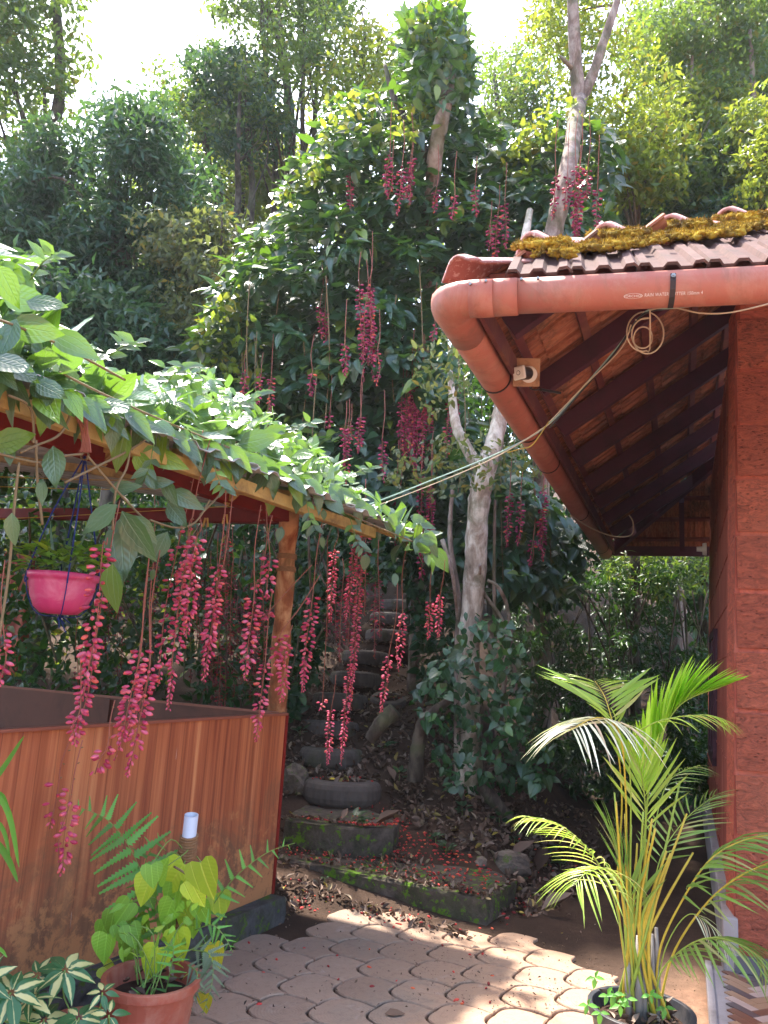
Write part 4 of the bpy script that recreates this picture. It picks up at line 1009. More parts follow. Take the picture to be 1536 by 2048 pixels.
# ------------------------------------------------------------------ areca palm
palm = thing('areca_palm', 'bright areca palm with yellow canes and arching fronds in a black pot', 'palm', pp0+Z*.24)
PBUD = [0]; prest = {}
def frond(pts, n, L, mat, droop=.5, spread=1.0, start=.3, r0=.0045, side=None, canemat=None, twist=0.):
    path = smooth_path(pts, 8); m = len(path); q = MB(); q.tube(path, [r0*(1-.75*i/m) for i in range(m)], 5); fr = q.build('frond', canemat or MT['cane_gr'], palm, smooth=True)
    for s_ in (-1, 1):
        for k in range(n):
            t = start+(1-start)*(k+.5*(s_ > 0))/n; i = min(m-2, int(t*(m-1))); p = path[i]+(path[i+1]-path[i])*((t*(m-1))-i); tg = nrm(path[min(i+1, m-1)]-path[max(i-1, 0)])
            sd = nrm(np.cross(tg, Z) if side is None else np.asarray(side, float)-tg*np.dot(side, tg)); un = nrm(np.cross(sd, tg)); un = un if un[2] > 0 else -un
            tt = (t-start)/(1-start); l = L*(.55+.55*math.sin(math.pi*min(1, .15+tt*.8)))*(1-.35*tt)*rnd(.88, 1.12)
            d = nrm(tg*(.55+.7*tt)+sd*s_*spread+un*.18-Z*droop*.25+RG.normal(size=3)*.05)
            nn = nrm(un+RG.normal(size=3)*.18+sd*s_*.2*twist)
            tn = 'blade' if droop > .4 else ('blade3' if n >= 34 else 'blade2')
            if PBUD[0] < 300: leaf_obj('leaflet', tn, mat, p, d, nn, l, fr); PBUD[0] += 1
            else: prest.setdefault((tn, mat.name), []).append((p, d, nn, l))
    return fr
b0 = pp0+Z*.25
def bp(dx, dy): return b0+np.array([dx, dy, 0])
D = dep(b0)
# tall fronds at the top, one with its shine painted pale
frond([bp(-.03, 0), P(1236, 1800, D+.1), P(1244, 1600, D+.12), P(1232, 1480, D+.1), P(1212, 1400, D+.18), P(1190, 1362, D+.38)], 16, .31, MT['palm'], .25, 1.15, .64, .005, canemat=MT['cane'])
frond([bp(-.01, .01), P(1255, 1800, D), P(1252, 1600, D), P(1240, 1470, D-.05), P(1200, 1435, D-.22), P(1140, 1460, D-.36)], 15, .26, MT['palm_dry_shine'], .9, 1.2, .66, .005, canemat=MT['cane'])
frond([bp(.0, .01), P(1262, 1800, D), P(1262, 1600, D-.02), P(1262, 1490, D-.03), P(1310, 1445, D-.1), P(1400, 1430, D-.15), P(1450, 1440, D-.15)], 13, .15, MT['palm'], .6, .8, .66, .004)
# bright half-opened spear
frond([bp(.02, 0), P(1290, 1800, D+.05), P(1292, 1640, D+.05), P(1312, 1500, D+.05), P(1360, 1410, D+.05), P(1440, 1375, D+.02)], 40, .26, MT['palm_new'], .0, .20, .46, .006)
frond([bp(-.01, 0), P(1262, 1900, D), P(1270, 1780, D), P(1290, 1660, D), P(1285, 1560, D), P(1262, 1500, D)], 16, .26, MT['palm'], .0, .5, .6, .005)
# left arching frond
frond([bp(-.04, 0), P(1245, 1880, D-.05), P(1225, 1790, D-.08), P(1185, 1710, D-.12), P(1120, 1650, D-.15), P(1050, 1632, D-.16)], 22, .17, MT['palm'], .9, .9, .42, .004)
frond([bp(-.02, 0), P(1268, 1900, D), P(1262, 1800, D), P(1240, 1720, D+.02), P(1218, 1660, D+.04)], 18, .24, MT['palm_lo'], .1, .45, .42, .004)
# lower left small frond
frond([bp(-.03, -.02), P(1260, 1880, D-.1), P(1245, 1790, D-.2), P(1220, 1740, D-.28), P(1175, 1745, D-.36), P(1150, 1770, D-.4)], 12, .19, MT['palm'], .9, 1.1, .56, .004)
# right side fronds
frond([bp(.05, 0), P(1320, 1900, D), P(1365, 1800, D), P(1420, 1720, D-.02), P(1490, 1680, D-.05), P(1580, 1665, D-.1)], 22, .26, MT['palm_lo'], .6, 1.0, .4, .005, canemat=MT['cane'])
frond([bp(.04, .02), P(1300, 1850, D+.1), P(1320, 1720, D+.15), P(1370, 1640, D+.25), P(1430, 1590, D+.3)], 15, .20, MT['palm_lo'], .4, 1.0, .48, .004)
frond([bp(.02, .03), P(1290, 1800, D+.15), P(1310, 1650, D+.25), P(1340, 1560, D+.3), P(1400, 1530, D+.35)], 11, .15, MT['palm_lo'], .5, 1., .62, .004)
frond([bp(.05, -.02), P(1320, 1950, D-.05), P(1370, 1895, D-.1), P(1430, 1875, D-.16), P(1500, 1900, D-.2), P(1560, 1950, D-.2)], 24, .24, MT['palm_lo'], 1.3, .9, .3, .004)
frond([bp(.04, .0), P(1330, 1900, D), P(1375, 1830, D), P(1420, 1850, D-.05), P(1465, 1895, D-.08)], 11, .13, MT['palm_dry_shine'], 1.2, .7, .55, .003)
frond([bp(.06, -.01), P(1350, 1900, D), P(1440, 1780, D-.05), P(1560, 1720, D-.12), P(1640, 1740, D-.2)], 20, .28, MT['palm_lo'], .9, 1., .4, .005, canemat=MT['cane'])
for (tn, mn), L_ in prest.items():
    pos, d, nn, l = [np.array([x[k] for x in L_]) for k in range(4)]
    scatter('leaflets', [(tn, pos, d, nn, l)], bpy.data.materials[mn], palm)
for k in range(15):
    a = bp(rnd(-.07, .09), rnd(-.05, .07)); tx = 1225+k*11+rnd(-8, 8); ty = rnd(1560, 1800); d_ = D+rnd(-.1, .15)
    if abs(tx-1282) < 30: ty = rnd(1620, 1750)
    mid = P(1262+(tx-1262)*.35, 1850, D)
    q = MB(); q.tube(smooth_path([a, mid, P(tx, ty, d_)], 5), [.0075-.0004*i for i in range(11)], 6); q.build('cane', MT['cane'] if k % 3 else MT['cane_gr'], palm, smooth=True)
for k, (x, w_) in enumerate(((-.05, .013), (-.015, .017), (.005, .012), (.05, .012), (.035, .010))):
    a = bp(x, -.02); q = MB(); q.tube([a-Z*.03, a+Z*.12+np.array([x*.1, 0, 0]), a+Z*rnd(.2, .3)], [w_, w_*.85, w_*.55], 8); q.build('cane_base', MT['cane_gray'], palm, smooth=True)
# ------------------------------------------------------------------ pothos, coir pole, ferns
pole = thing('moss_pole', 'coir rope wrapped pole with bare grey pipe end in the pothos pot', 'pole', tp0+Z*.28)
po_t = P(383, 1630, 2.95); po_b = P(352, 1905, 2.95); pa = nrm(po_t-po_b)
q = MB(); hx = nrm(np.cross(pa, [0, 1, 0])); n = 20
q.tube([po_b, po_t], .0265, 20, cap=False); q.tube([po_t, po_t-pa*.12], .0235, 20, cap=False)
V0 = len(q.V); q.tube([po_t+pa*0, po_t+pa*.001], [.0265, .0265], 20, cap=False)
pi_ = q.build('pipe', MT['pvc'], pole, smooth=True); sm = pi_.modifiers.new('s', 'SOLIDIFY'); sm.thickness = .003
q = MB(); hl = []
hy = np.cross(pa, hx); rl = np.linalg.norm(po_t-po_b)-.075
for k in range(0, 44*12):
    a = 2*math.pi*k/12; hl.append(po_b+pa*(rl*k/(44*12))+(hx*math.cos(a)+hy*math.sin(a))*.031)
q.tube(hl, .0058, 5, wob=.25); q.build('rope_wrap', MT['coir'], pole, smooth=True)
poth = thing('golden_pothos', 'golden pothos with heart shaped yellow green leaves round the coir pole', 'plant', tp0+Z*.28)
PL = [(290, 1785, 62, 200, 0), (345, 1762, 78, 215, 0), (305, 1755, 50, 170, 1), (350, 1795, 62, 190, 1), (412, 1765, 82, 160, 0), (440, 1815, 56, 170, 0), (372, 1825, 70, 200, 0), (335, 1830, 60, 200, 1),
      (395, 1790, 60, 150, 0), (245, 1828, 56, 215, 1), (222, 1850, 50, 190, 1), (205, 1865, 44, 190, 1), (210, 1900, 60, 185, 1), (255, 1905, 62, 200, 1), (285, 1860, 56, 150, 1), (265, 1875, 50, 160, 1),
      (358, 1895, 66, 170, 0), (305, 1930, 70, 200, 0), (222, 1945, 42, 120, 0), (432, 1915, 54, 170, 0), (408, 1830, 50, 150, 1), (300, 1800, 44, 150, 1), (335, 1860, 44, 170, 1), (385, 1860, 40, 180, 1), (325, 1735, 54, 30, 1), (410, 2010, 40, 180, 0), (240, 1870, 40, 160, 1)]
for i, (x, y, s_, ang, g) in enumerate(PL):
    dd_ = 2.78+rnd(-.12, .16); c = P(x, y, dd_); sz = s_/FPX*dd_*.95; a = rad(ang); d = _R*math.sin(a)+_U*math.cos(a)-_f*.25; nn = -_f+_U*.55+RG.normal(size=3)*.25
    base = c-nrm(d)*sz*.5
    leaf_obj('leaf', 'heart' if i % 3 else 'heart2', MT['pothos_dark' if g else 'pothos'], base, d, nn, sz, poth)
    o_ = tp0+Z*.29+np.array([rnd(-.06, .06), rnd(-.05, .05), 0]) if y > 1830 else po_b+pa*rnd(.05, .4)
    mid = (base+o_)/2+Z*.05+RG.normal(size=3)*.02
    q = MB(); q.tube(smooth_path([o_, mid, base], 4), .0022, 5); q.build('petiole', MT['stem_green'], poth, smooth=True)
n_ = 34; pos = tp0+Z*.33+np.stack([rnd(-.12, .12, n_), rnd(-.1, .08, n_), rnd(0, .26, n_)], 1)
scatter('inner_foliage', [('ov_s', pos, rdir(n_), rdir(n_, .8), rnd(.03, .06, n_))], MT['pothos_dark'], poth)
q = MB(); q.tube(smooth_path([P(348, 1733, 2.8), P(368, 1745, 2.78), P(395, 1765, 2.76)], 3), .004, 6); q.build('stem', MT['stem'], poth, smooth=True)
def fern(root, pts, n, L, mat, fold=0, droop=.2):
    path = smooth_path(pts, 6); m = len(path); q = MB(); q.tube(path, [.0022*(1-.6*i/m) for i in range(m)], 5); fr = q.build('frond', MT['stem_green'], root, smooth=True)
    for k in range(n):
        for s_ in (-1, 1):
            t = .1+.9*(k+.4*(s_ > 0))/n; i = min(m-2, int(t*(m-1))); p = path[i]; tg = nrm(path[i+1]-path[max(0, i-1)]); vw = nrm(CP-p)
            sd = nrm(np.cross(tg, vw)); d = nrm(sd*s_+tg*.45-Z*droop); l = L*math.sin(math.pi*(.18+.80*t))**.8*(1.05-.3*t)
            nn = nrm(vw*.8+Z*.5+RG.normal(size=3)*.15); leaf_obj('pinna', 'pinna', mat, p, d, nn, l, fr)
f1 = thing('fern', 'tall fresh green fern arching in front of the wood panel', 'fern', tp0+Z*.28)
fern(f1, [P(330, 1880, 2.9), P(300, 1790, 2.9), P(262, 1700, 2.9), P(215, 1640, 2.9), P(150, 1612, 2.88)], 13, .17, MT['fern'], droop=.45)
fern(f1, [P(330, 1860, 2.95), P(305, 1780, 2.97), P(290, 1730, 2.97), P(310, 1690, 2.97), P(332, 1676, 2.97)], 7, .09, MT['fern'])
f2 = thing('fern', 'slim fern frond curving right across the panel edge', 'fern', tp0+Z*.28+np.array([.06, 0, 0]))
fern(f2, [P(400, 1850, 2.9), P(440, 1790, 2.9), P(480, 1745, 2.9), P(535, 1705, 2.9), P(590, 1686, 2.9)], 8, .085, MT['fern'], droop=.1)
f3 = thing('fern', 'greyish fern hanging down the right side of the terracotta pot', 'fern', tp0+Z*.28+np.array([.12, 0, 0]))
fern(f3, [P(385, 1900, 2.75), P(420, 1910, 2.7), P(425, 1960, 2.66), P(405, 2030, 2.64)], 10, .08, MT['fern_gray'], droop=.4)
fern(f3, [P(375, 1930, 2.72), P(395, 1950, 2.66), P(375, 2000, 2.64), P(355, 2050, 2.62)], 9, .06, MT['fern_gray'], droop=.4)
fern(f3, [P(390, 1860, 2.8), P(425, 1850, 2.76), P(450, 1875, 2.74), P(466, 1905, 2.73)], 7, .06, MT['fern'], droop=.4)
f4 = thing('fern', 'small bright fern standing in the pothos pot', 'fern', tp0+Z*.29+np.array([-.02, -.03, 0]))
fern(f4, [P(330, 1990, 2.66), P(345, 1920, 2.66), P(345, 1890, 2.68), P(325, 1900, 2.66)], 8, .06, MT['fern'], droop=.3)
fern(f4, [P(300, 2000, 2.6), P(280, 1985, 2.58), P(265, 1998, 2.56)], 6, .04, MT['fern'], droop=.3)
# variegated umbrella plant (bottom left)
def varieg():
    b = NB('variegated_leaf'); r = rand01(b); uv = b.n('ShaderNodeUVMap'); sx = b.n('ShaderNodeSeparateXYZ'); b.l(uv.outputs[0], sx.inputs[0])
    u = b.math('ABSOLUTE', b.math('SUBTRACT', sx.outputs[0], .5)); f = b.math('ADD', b.math('ADD', u, b.math('MULTIPLY', r, .45)), b.math('MULTIPLY', b.noise(b.pos(), 30, 4), .2))
    col = b.ramp(f, [(.47, (.66, .60, .25)), (.54, (.05, .15, .05))])
    pb = b.pbr(col, .3, None, .5); tr = b.n('ShaderNodeBsdfTranslucent'); b.l(col, tr.inputs[0]); mx = b.n('ShaderNodeMixShader'); mx.inputs[0].default_value = .2
    b.l(pb.outputs[0], mx.inputs[1]); b.l(tr.outputs[0], mx.inputs[2]); b.l(mx.outputs[0], b.out.inputs[0]); return b.m
MT['varieg'] = varieg()
LT['crumple'] = leaf_t(5, .62, .35, -.25, wave=.07)
LT['vl'] = leaf_t(5, .46, .12, .3)
um = thing('umbrella_plant', 'variegated cream and green umbrella plant in the bottom left corner', 'plant', sp0+Z*.2)
for (x, y, s_, n_) in ((130, 1940, 62, 8), (22, 1985, 70, 8), (75, 1950, 46, 7), (88, 2038, 62, 8), (158, 2035, 50, 8), (5, 2045, 60, 8), (218, 2030, 42, 5), (205, 1985, 34, 6), (-30, 1960, 60, 7), (60, 2000, 55, 7)):
    dd_ = 2.45+rnd(-.1, .1); c = P(x, y, dd_); ax = nrm(-_f*.6+Z*.9+RG.normal(size=3)*.2); x1 = nrm(np.cross(ax, [0, 1, .2])); y1 = np.cross(ax, x1); sz = s_/FPX*dd_*.92
    q = MB(); q.tube(smooth_path([c, c-Z*.08+RG.normal(size=3)*.01, sp0+Z*.2+RG.normal(size=3)*[.03, .03, 0]], 4), .0028, 5); st = q.build('stalk', MT['stem_green'], um, smooth=True)
    for k in range(n_):
        a = 2*math.pi*k/n_+rnd(-.15, .15); d = nrm(x1*math.cos(a)+y1*math.sin(a)-ax*.15); leaf_obj('leaf', 'vl', MT['varieg'], c+d*.008, d, ax+RG.normal(size=3)*.12, sz*rnd(.85, 1.1), st)
# long blades at the left edge
bl = thing('strap_leaf_plant', 'long narrow green strap leaves entering at the left edge', 'plant', P(-160, 2000, 2.3)*[1, 1, 0])
for (pts, w_) in (([(-60, 1620), (0, 1545), (48, 1472)], .012), ([(-60, 1560), (10, 1610), (38, 1735)], .016), ([(-60, 1640), (5, 1700), (36, 1765)], .018), ([(-60, 1630), (0, 1650), (20, 1715)], .012), ([(-60, 1880), (-5, 1895), (14, 1915)], .01), ([(-50, 1700), (-5, 1590), (20, 1625)], .012)):
    pth = smooth_path([P(x, y, 2.2) for x, y in pts], 6); V = []
    for i, p in enumerate(pth):
        t = i/(len(pth)-1); tg = nrm(pth[min(i+1, len(pth)-1)]-pth[max(i-1, 0)]); s_ = nrm(np.cross(tg, _f)); w2 = w_*math.sin(math.pi*(.15+.85*t))**.7*.6+.0004; V += [p-s_*w2, p+_f*.003, p+s_*w2]
    F = [(i*3+k, i*3+k+1, i*3+k+4, i*3+k+3) for i in range(len(pth)-1) for k in (0, 1)]; objof('leaf', mesh_py(V, F, MT['fern'], True), bl)
# ------------------------------------------------------------------ hanging pot
hc = P(128, 1150, 3.1)
hp = thing('hanging_pot', 'ribbed pink plastic pot hung on blue ropes under the vines', 'hanging pot', hc-Z*.15)
q = MB(); V = []; n = 48; prof = [(.03, -.158), (.07, -.155), (.098, -.13), (.118, -.085), (.126, -.035), (.128, -.022), (.136, -.020), (.138, .004), (.130, .004), (.122, -.03)]
for j, (r, z) in enumerate(prof):
    for k in range(n):
        a = 2*math.pi*k/n; rr = r*(1+(.022*math.cos(a*14+z*26) if 1 < j < 5 else 0)); V.append((hc[0]+rr*math.cos(a), hc[1]+rr*math.sin(a), hc[2]+z))
F = [(j*n+k, j*n+(k+1) % n, (j+1)*n+(k+1) % n, (j+1)*n+k) for j in range(len(prof)-1) for k in range(n)]+[tuple(range(n))[::-1]]
q.add(V, F); q.build('pot_body', MT['pink'], hp, smooth=True)
q = MB(); q.lathe(hc, [(.001, -.025), (.12, -.03)], 20); q.build('soil', MT['soil'], hp)
ring = P(170, 912, 3.05)
for k in range(4):
    a = k*math.pi/2+.5; e = hc+np.array([.137*math.cos(a), .137*math.sin(a), .0]); q = MB(); q.tube(smooth_path([ring, (ring+e)/2+RG.normal(size=3)*.006, e, e*[1, 1, 1]-Z*.04], 3), .0032, 6)
    q.tube(smooth_path([e, hc+np.array([.126*math.cos(a), .126*math.sin(a), -.08]), hc+np.array([.08*math.cos(a), .08*math.sin(a), -.158]), hc-Z*.165], 4), .0022, 5); q.build('rope', MT['blue'], hp, smooth=True)
q = MB()
for k in range(7): q.tube([hc-Z*.16, hc-Z*.2+RG.normal(size=3)*[.02, .02, .015]+_R*.02], .002, 4)
q.build('rope_tassel', MT['blue'], hp)
q = MB(); q.tube([ring+np.array([.016*math.cos(a), 0, .016*math.sin(a)]) for a in np.linspace(0, 6.28, 14)], .004, 6); q.build('hook_ring', MT['stem'], hp)
hpl = thing('potted_foliage', 'leafy green plants spilling from the pink hanging pot', 'plant', hc)
pos = []; d = []; nn = []; sz = []
for k in range(150):
    a = rnd(0, 6.28); r = rnd(.02, .15); h = rnd(-.01, .10)*(1.2-r*4); pos.append(hc+np.array([r*math.cos(a)*1.15, r*math.sin(a)*.9-.01, max(h, -.02)+.03])); d.append([math.cos(a), math.sin(a), rnd(-.3, .6)]); nn.append([rnd(-.3, .3), rnd(-.6, .1), 1]); sz.append(rnd(.05, .085))
leaves(hpl, 'leaf', ['ov_s']*150, MT['pothos_dark'], pos, np.array(d), np.array(nn), np.array(sz), 60)
for k in range(7):
    a = rnd(0, 6.28); b = hc+np.array([.03*math.cos(a), .03*math.sin(a), 0]); leaf_obj('long_leaf', 'blade2', MT['vine_near'], b, np.array([math.cos(a)*.35, math.sin(a)*.2, 1]), np.array([0, -1, .2]), rnd(.18, .26), hpl)
# ------------------------------------------------------------------ flower strings
FB = [0]
def raceme(root, top, f0, f1, dens=1.0, size=.035, far=False, width=1.0, bend=None, mat=None):
    """top: attachment point; f0/f1: world points where blossoms begin / the tip"""
    top, f0, f1 = [np.asarray(v, float) for v in (top, f0, f1)]
    path = smooth_path([top, (top+f0)/2+RG.normal(size=3)*.012, f0, (f0+f1)/2+RG.normal(size=3)*[.012, .012, 0], f1], 5)
    r = .0024 if not far else .0035
    q = MB(); q.tube(path, r, 4 if far else 5)
    L = np.linalg.norm(f1-f0); n = max(6, int(L/(size*.50)*dens)); a0_ = rnd(0, 6.28)
    st = q.build('flower_string', MT['stem_red'], root, smooth=True)
    B = []; 
    # bare nodes on the stem above the blossoms
    m1 = int(np.linalg.norm(f0-top)/.05)
    for k in range(n*2):
        t = (k/(2*n)); p = f0+(f1-f0)*t+RG.normal(size=3)*.002; 
        ang = a0_+(k % 2)*math.pi+(k//2)*math.pi/2*.9+rnd(-.4, .4); out = np.array([math.cos(ang), math.sin(ang), 0])
        if rnd() < .10+.25*max(0, .25-t): continue
        taper = 1.0 if t < .72 else 1-(t-.72)/.28*.62
        tilt = .35+.9*max(0, t-.5)*1.4; dr = nrm(out*(1-.45*tilt)-Z*tilt+Z*.25*(1-t))
        s_ = size*taper*rnd(.82, 1.12); off = out*size*.5*width*(1 if t < .75 else .35)
        typ = 'open' if (t < .35 and rnd() < .22) else 'bud'
        B.append((typ, p+off, dr, nrm(RG.normal(size=3)), s_))
    if not far and FB[0]+len(B) <= 300 and root is not None:
        for (ty, p, d_, n_, s_) in B: leaf_obj('flower', ty, MT['petal'], p, d_, n_, s_, st)
        FB[0] += len(B)
    else:
        ps = []
        for ty in ('bud', 'open'):
            b_ = [x for x in B if x[0] == ty]
            if b_: ps.append((ty if (not far or mat) else 'dia', np.array([x[1] for x in b_]), np.array([x[2] for x in b_]), np.array([x[3] for x in b_]), np.array([x[4] for x in b_])*(1.25 if far else 1)))
        scatter('flowers', ps, (mat or MT['petal_far']) if far else MT['petal'], st)
    if not far and m1 > 1:
        q = MB()
        for k in range(m1):
            p = top+(f0-top)*(k+.5)/m1; a = rnd(0, 6.28)
            q.tube([p, p+np.array([math.cos(a), math.sin(a), .3])*.008], [.003, .0015], 4)
        q.build('stem_nodes', MT['stem'], st)['kind'] = 'stuff'
# ------------------------------------------------------------------ vine on the shed roof
vs_ = thing('shed_vine', 'vigorous clock vine sprawling over the shed roof with hanging red flower strings', 'vine', EB-ED*1.5+Z*ZS)
def edep(x): return 1/np.interp(x, [-330, 0, 380, 745], [1/2.0, 1/dep(G(0, 790, ZS)), 1/dep(e0), 1/dep(e1_)])
pos = []; dd = []; nn = []; sz = []; tn = []
poly1 = [(-330, 400), (-60, 470), (20, 520), (60, 600), (150, 680), (230, 745), (400, 790), (520, 850), (640, 930), (790, 1010), (872, 1085), (850, 1118), (760, 1058), (640, 1010), (520, 950), (400, 905), (250, 830), (120, 785), (0, 765), (-60, 745), (-330, 660)]
def addleaf(p, s_, t, d, n): pos.append(p); sz.append(s_); tn.append(t); dd.append(d); nn.append(n)
for (x, y) in polypts(poly1, 860):
    base = edep(np.clip(x, -330, 870)); top = np.interp(x, [-330, 60, 230, 400, 640, 872], [400, 600, 745, 790, 930, 1085]); bot = np.interp(x, [-330, 120, 400, 640, 872], [660, 785, 905, 1010, 1118])
    v = (bot-y)/max(30, bot-top); d_ = base+.05+v*.45+rnd(-.12, .25); p = P(x, y, d_)
    s_ = rnd(.10, .215); out = RG.normal(size=3)*.7+np.array([.35, -.5, -.25]); n = nrm(np.array([-.15, -.45, .9])+RG.normal(size=3)*.36)
    addleaf(p, s_, ['ov', 'ov2', 'ov3'][int(rnd(0, 3))], out, n)
# further back over the roof, its sun-whitened look painted by the pale leaf colour
for (x, y) in polypts([(230, 760), (330, 735), (420, 745), (520, 820), (620, 880), (700, 960), (760, 1010), (640, 960), (520, 890), (400, 810)], 380):
    d_ = edep(x)+rnd(.5, 1.6); addleaf(P(x, y, d_), rnd(.08, .13), ['ov', 'ov2', 'ov3'][int(rnd(0, 3))], RG.normal(size=3)*.7+np.array([.3, -.4, -.2]), nrm(np.array([0, -.55, .8])+RG.normal(size=3)*.4))
# hanging sprays below the eaves
for (x, y, px, ang, b_) in ((55, 600, 95, 95, 1), (95, 610, 80, 100, 1), (20, 575, 90, 150, 0), (15, 680, 85, 200, 0), (75, 660, 100, 95, 0), (150, 690, 100, 120, 0), (30, 880, 92, 85, 0), (85, 845, 52, 200, 1), (108, 840, 30, 60, 1), (20, 912, 40, 180, 1), (110, 935, 82, 160, 1), (25, 1060, 62, 180, 0),
                        (85, 985, 50, 175, 0), (240, 900, 85, 195, 0), (290, 935, 70, 150, 0), (335, 920, 80, 130, 0), (250, 975, 60, 95, 0), (340, 985, 60, 150, 0), (375, 1000, 70, 120, 1), (320, 965, 50, 85, 0), (200, 1040, 82, 230, 0), (275, 1075, 110, 160, 0), (245, 1100, 115, 172, 0),
                        (225, 1180, 100, 185, 0), (290, 1060, 70, 150, 0), (320, 1095, 62, 200, 0), (232, 1155, 50, 140, 0), (355, 1030, 62, 140, 0), (410, 925, 70, 170, 1), (430, 900, 60, 120, 0), (560, 865, 62, 85, 1), (520, 880, 80, 80, 0), (470, 905, 60, 100, 0), (540, 950, 75, 170, 0),
                        (855, 1085, 32, 110, 0), (868, 1100, 34, 150, 0), (835, 1090, 34, 190, 0), (845, 1075, 28, 60, 0), (855, 1120, 26, 170, 1), (730, 1125, 34, 190, 0), (790, 1160, 26, 180, 1), (560, 1070, 32, 180, 0), (645, 1085, 24, 180, 1), (648, 1030, 22, 180, 0), (305, 1150, 24, 190, 1)):
    d_ = edep(min(x, 870))-.08+rnd(-.06, .06); a = rad(ang); d = _R*math.sin(a)+_U*math.cos(a)+RG.normal(size=3)*.12; s_ = px/FPX*d_*1.12; c = P(x, y, d_)-nrm(d)*s_*.5
    addleaf(c, s_, ['ov', 'ov3'][int(rnd(0, 2))], d, nrm(-_f+_U*rnd(-.1, .7)+_R*rnd(-.4, .4)))
for x in np.arange(-40, 860, 10):
    y = 742+.372*x+rnd(-22, 8); d_ = edep(x)-.05+rnd(-.05, .05); sz_ = rnd(.10, .165); d = _R*rnd(-.3, .9)+_U*rnd(-1, -.1)-_f*.1
    addleaf(P(x, y, d_), sz_, ['ov', 'ov3', 'ov2'][int(rnd(0, 3))], d, nrm(-_f*.9+Z*rnd(.2, 1.1)+_R*rnd(-.5, .3)))
leaves(vs_, 'leaf', tn, MT['vine_near'], pos, np.array(dd), np.array(nn), np.array(sz), 300)
def stems(root, lst, mat, r=.004, name='stem', k=6):
    for pts in lst:
        q = MB(); q.tube(smooth_path(pts, k), r, 6); q.build(name, mat, root, smooth=True)
ed_ = lambda x: edep(x)-.06
stems(vs_, [[P(x, y, ed_(x)) for x, y in l] for l in ([(15, 790), (60, 815), (68, 880), (64, 880)], [(-10, 905), (40, 918), (85, 925), (130, 912), (165, 908)], [(140, 800), (140, 830), (118, 870), (70, 892), (40, 905)],
      [(175, 912), (215, 960), (260, 1010), (290, 1040)], [(130, 965), (180, 940), (250, 905), (290, 880), (300, 868)], [(225, 1060), (232, 980), (255, 930), (262, 860)], [(400, 1030), (430, 1000), (452, 975)], [(38, 925), (28, 1020), (20, 1120), (10, 1200), (-5, 1290)],
      [(72, 880), (75, 960), (85, 1050)], [(0, 640), (40, 655), (120, 690), (250, 760)], [(120, 745), (200, 785), (300, 830), (420, 880)], [(300, 1040), (350, 1055), (390, 1045), (420, 1000)], [(330, 860), (470, 900), (560, 960), (700, 1030), (830, 1085)])], MT['stem'], .0045)
for (x, y, dx, dy) in ((60, 560, 50, -50), (210, 720, 60, -35), (330, 770, 45, -40), (470, 815, 55, -30), (560, 870, 60, -25), (690, 960, 55, -25), (420, 900, 30, 75), (610, 985, 20, 70), (310, 870, -20, 85), (700, 1035, 25, 60)):
    pts_ = [P(x, y, ed_(x)), P(x+dx*.5, y+dy*.7, ed_(x)-.05), P(x+dx, y+dy, ed_(x)-.05)]; pth = smooth_path(pts_, 5); q = MB(); q.tube(pth, [.003*(1-.6*i/len(pth)) for i in range(len(pth))], 5); sh = q.build('shoot', MT['stem_green'], vs_, smooth=True)
    for i in range(2, len(pth), 2):
        for sd in (-1, 1): leaf_obj('leaf', 'ov_s', MT['vine_near'], pth[i], _R*sd+_U*rnd(-.6, .2)+nrm(pth[i]-pth[i-1])*.8-_f*.3, nrm(-_f+_U*rnd(.2, .9)), rnd(.05, .08), sh)
# dry twig bundle tied at the eaves
stems(vs_, [[P(168+rnd(-25, 25), 830, ed_(168)), P(170+rnd(-6, 6), 870, ed_(168)), P(170+rnd(-12, 12), 905, ed_(168))] for _ in range(7)], MT['stem_red'], .004, 'twig')
# racemes: x_top, y_top, x_f0, y_f0, x_f1, y_f1, depth
RL = [(215, 1075, 205, 1095, 165, 1400, 2.85), (240, 1000, 190, 1290, 147, 1478, 2.9), (165, 1480, 140, 1605, 122, 1752, 2.85), (300, 1100, 282, 1300, 238, 1500, 3.0), (320, 1100, 300, 1330, 255, 1556, 3.05), (420, 880, 375, 1100, 336, 1420, 3.3),
      (400, 1030, 392, 1080, 372, 1275, 3.3), (452, 975, 438, 1130, 407, 1362, 3.45), (522, 1010, 508, 1195, 490, 1362, 3.75), (545, 1030, 540, 1118, 533, 1200, 3.8), (545, 1180, 530, 1328, 512, 1484, 3.8), (585, 1250, 572, 1290, 563, 1405, 3.9), (645, 1040, 625, 1195, 605, 1385, 4.3),
      (10, 1120, 8, 1268, -5, 1372, 2.7), (230, 1400, 216, 1490, 190, 1548, 2.95), (160, 1300, 160, 1420, 148, 1490, 2.85), (465, 990, 430, 1200, 416, 1300, 3.5), (640, 1150, 560, 1270, 552, 1330, 3.9)]
for (xt, yt, x0, y0, x1, y1, d_) in RL: raceme(vs_, P(xt, yt, d_), P(x0, y0, d_), P(x1, y1, d_), 1.15, rnd(.031, .037), width=.75)
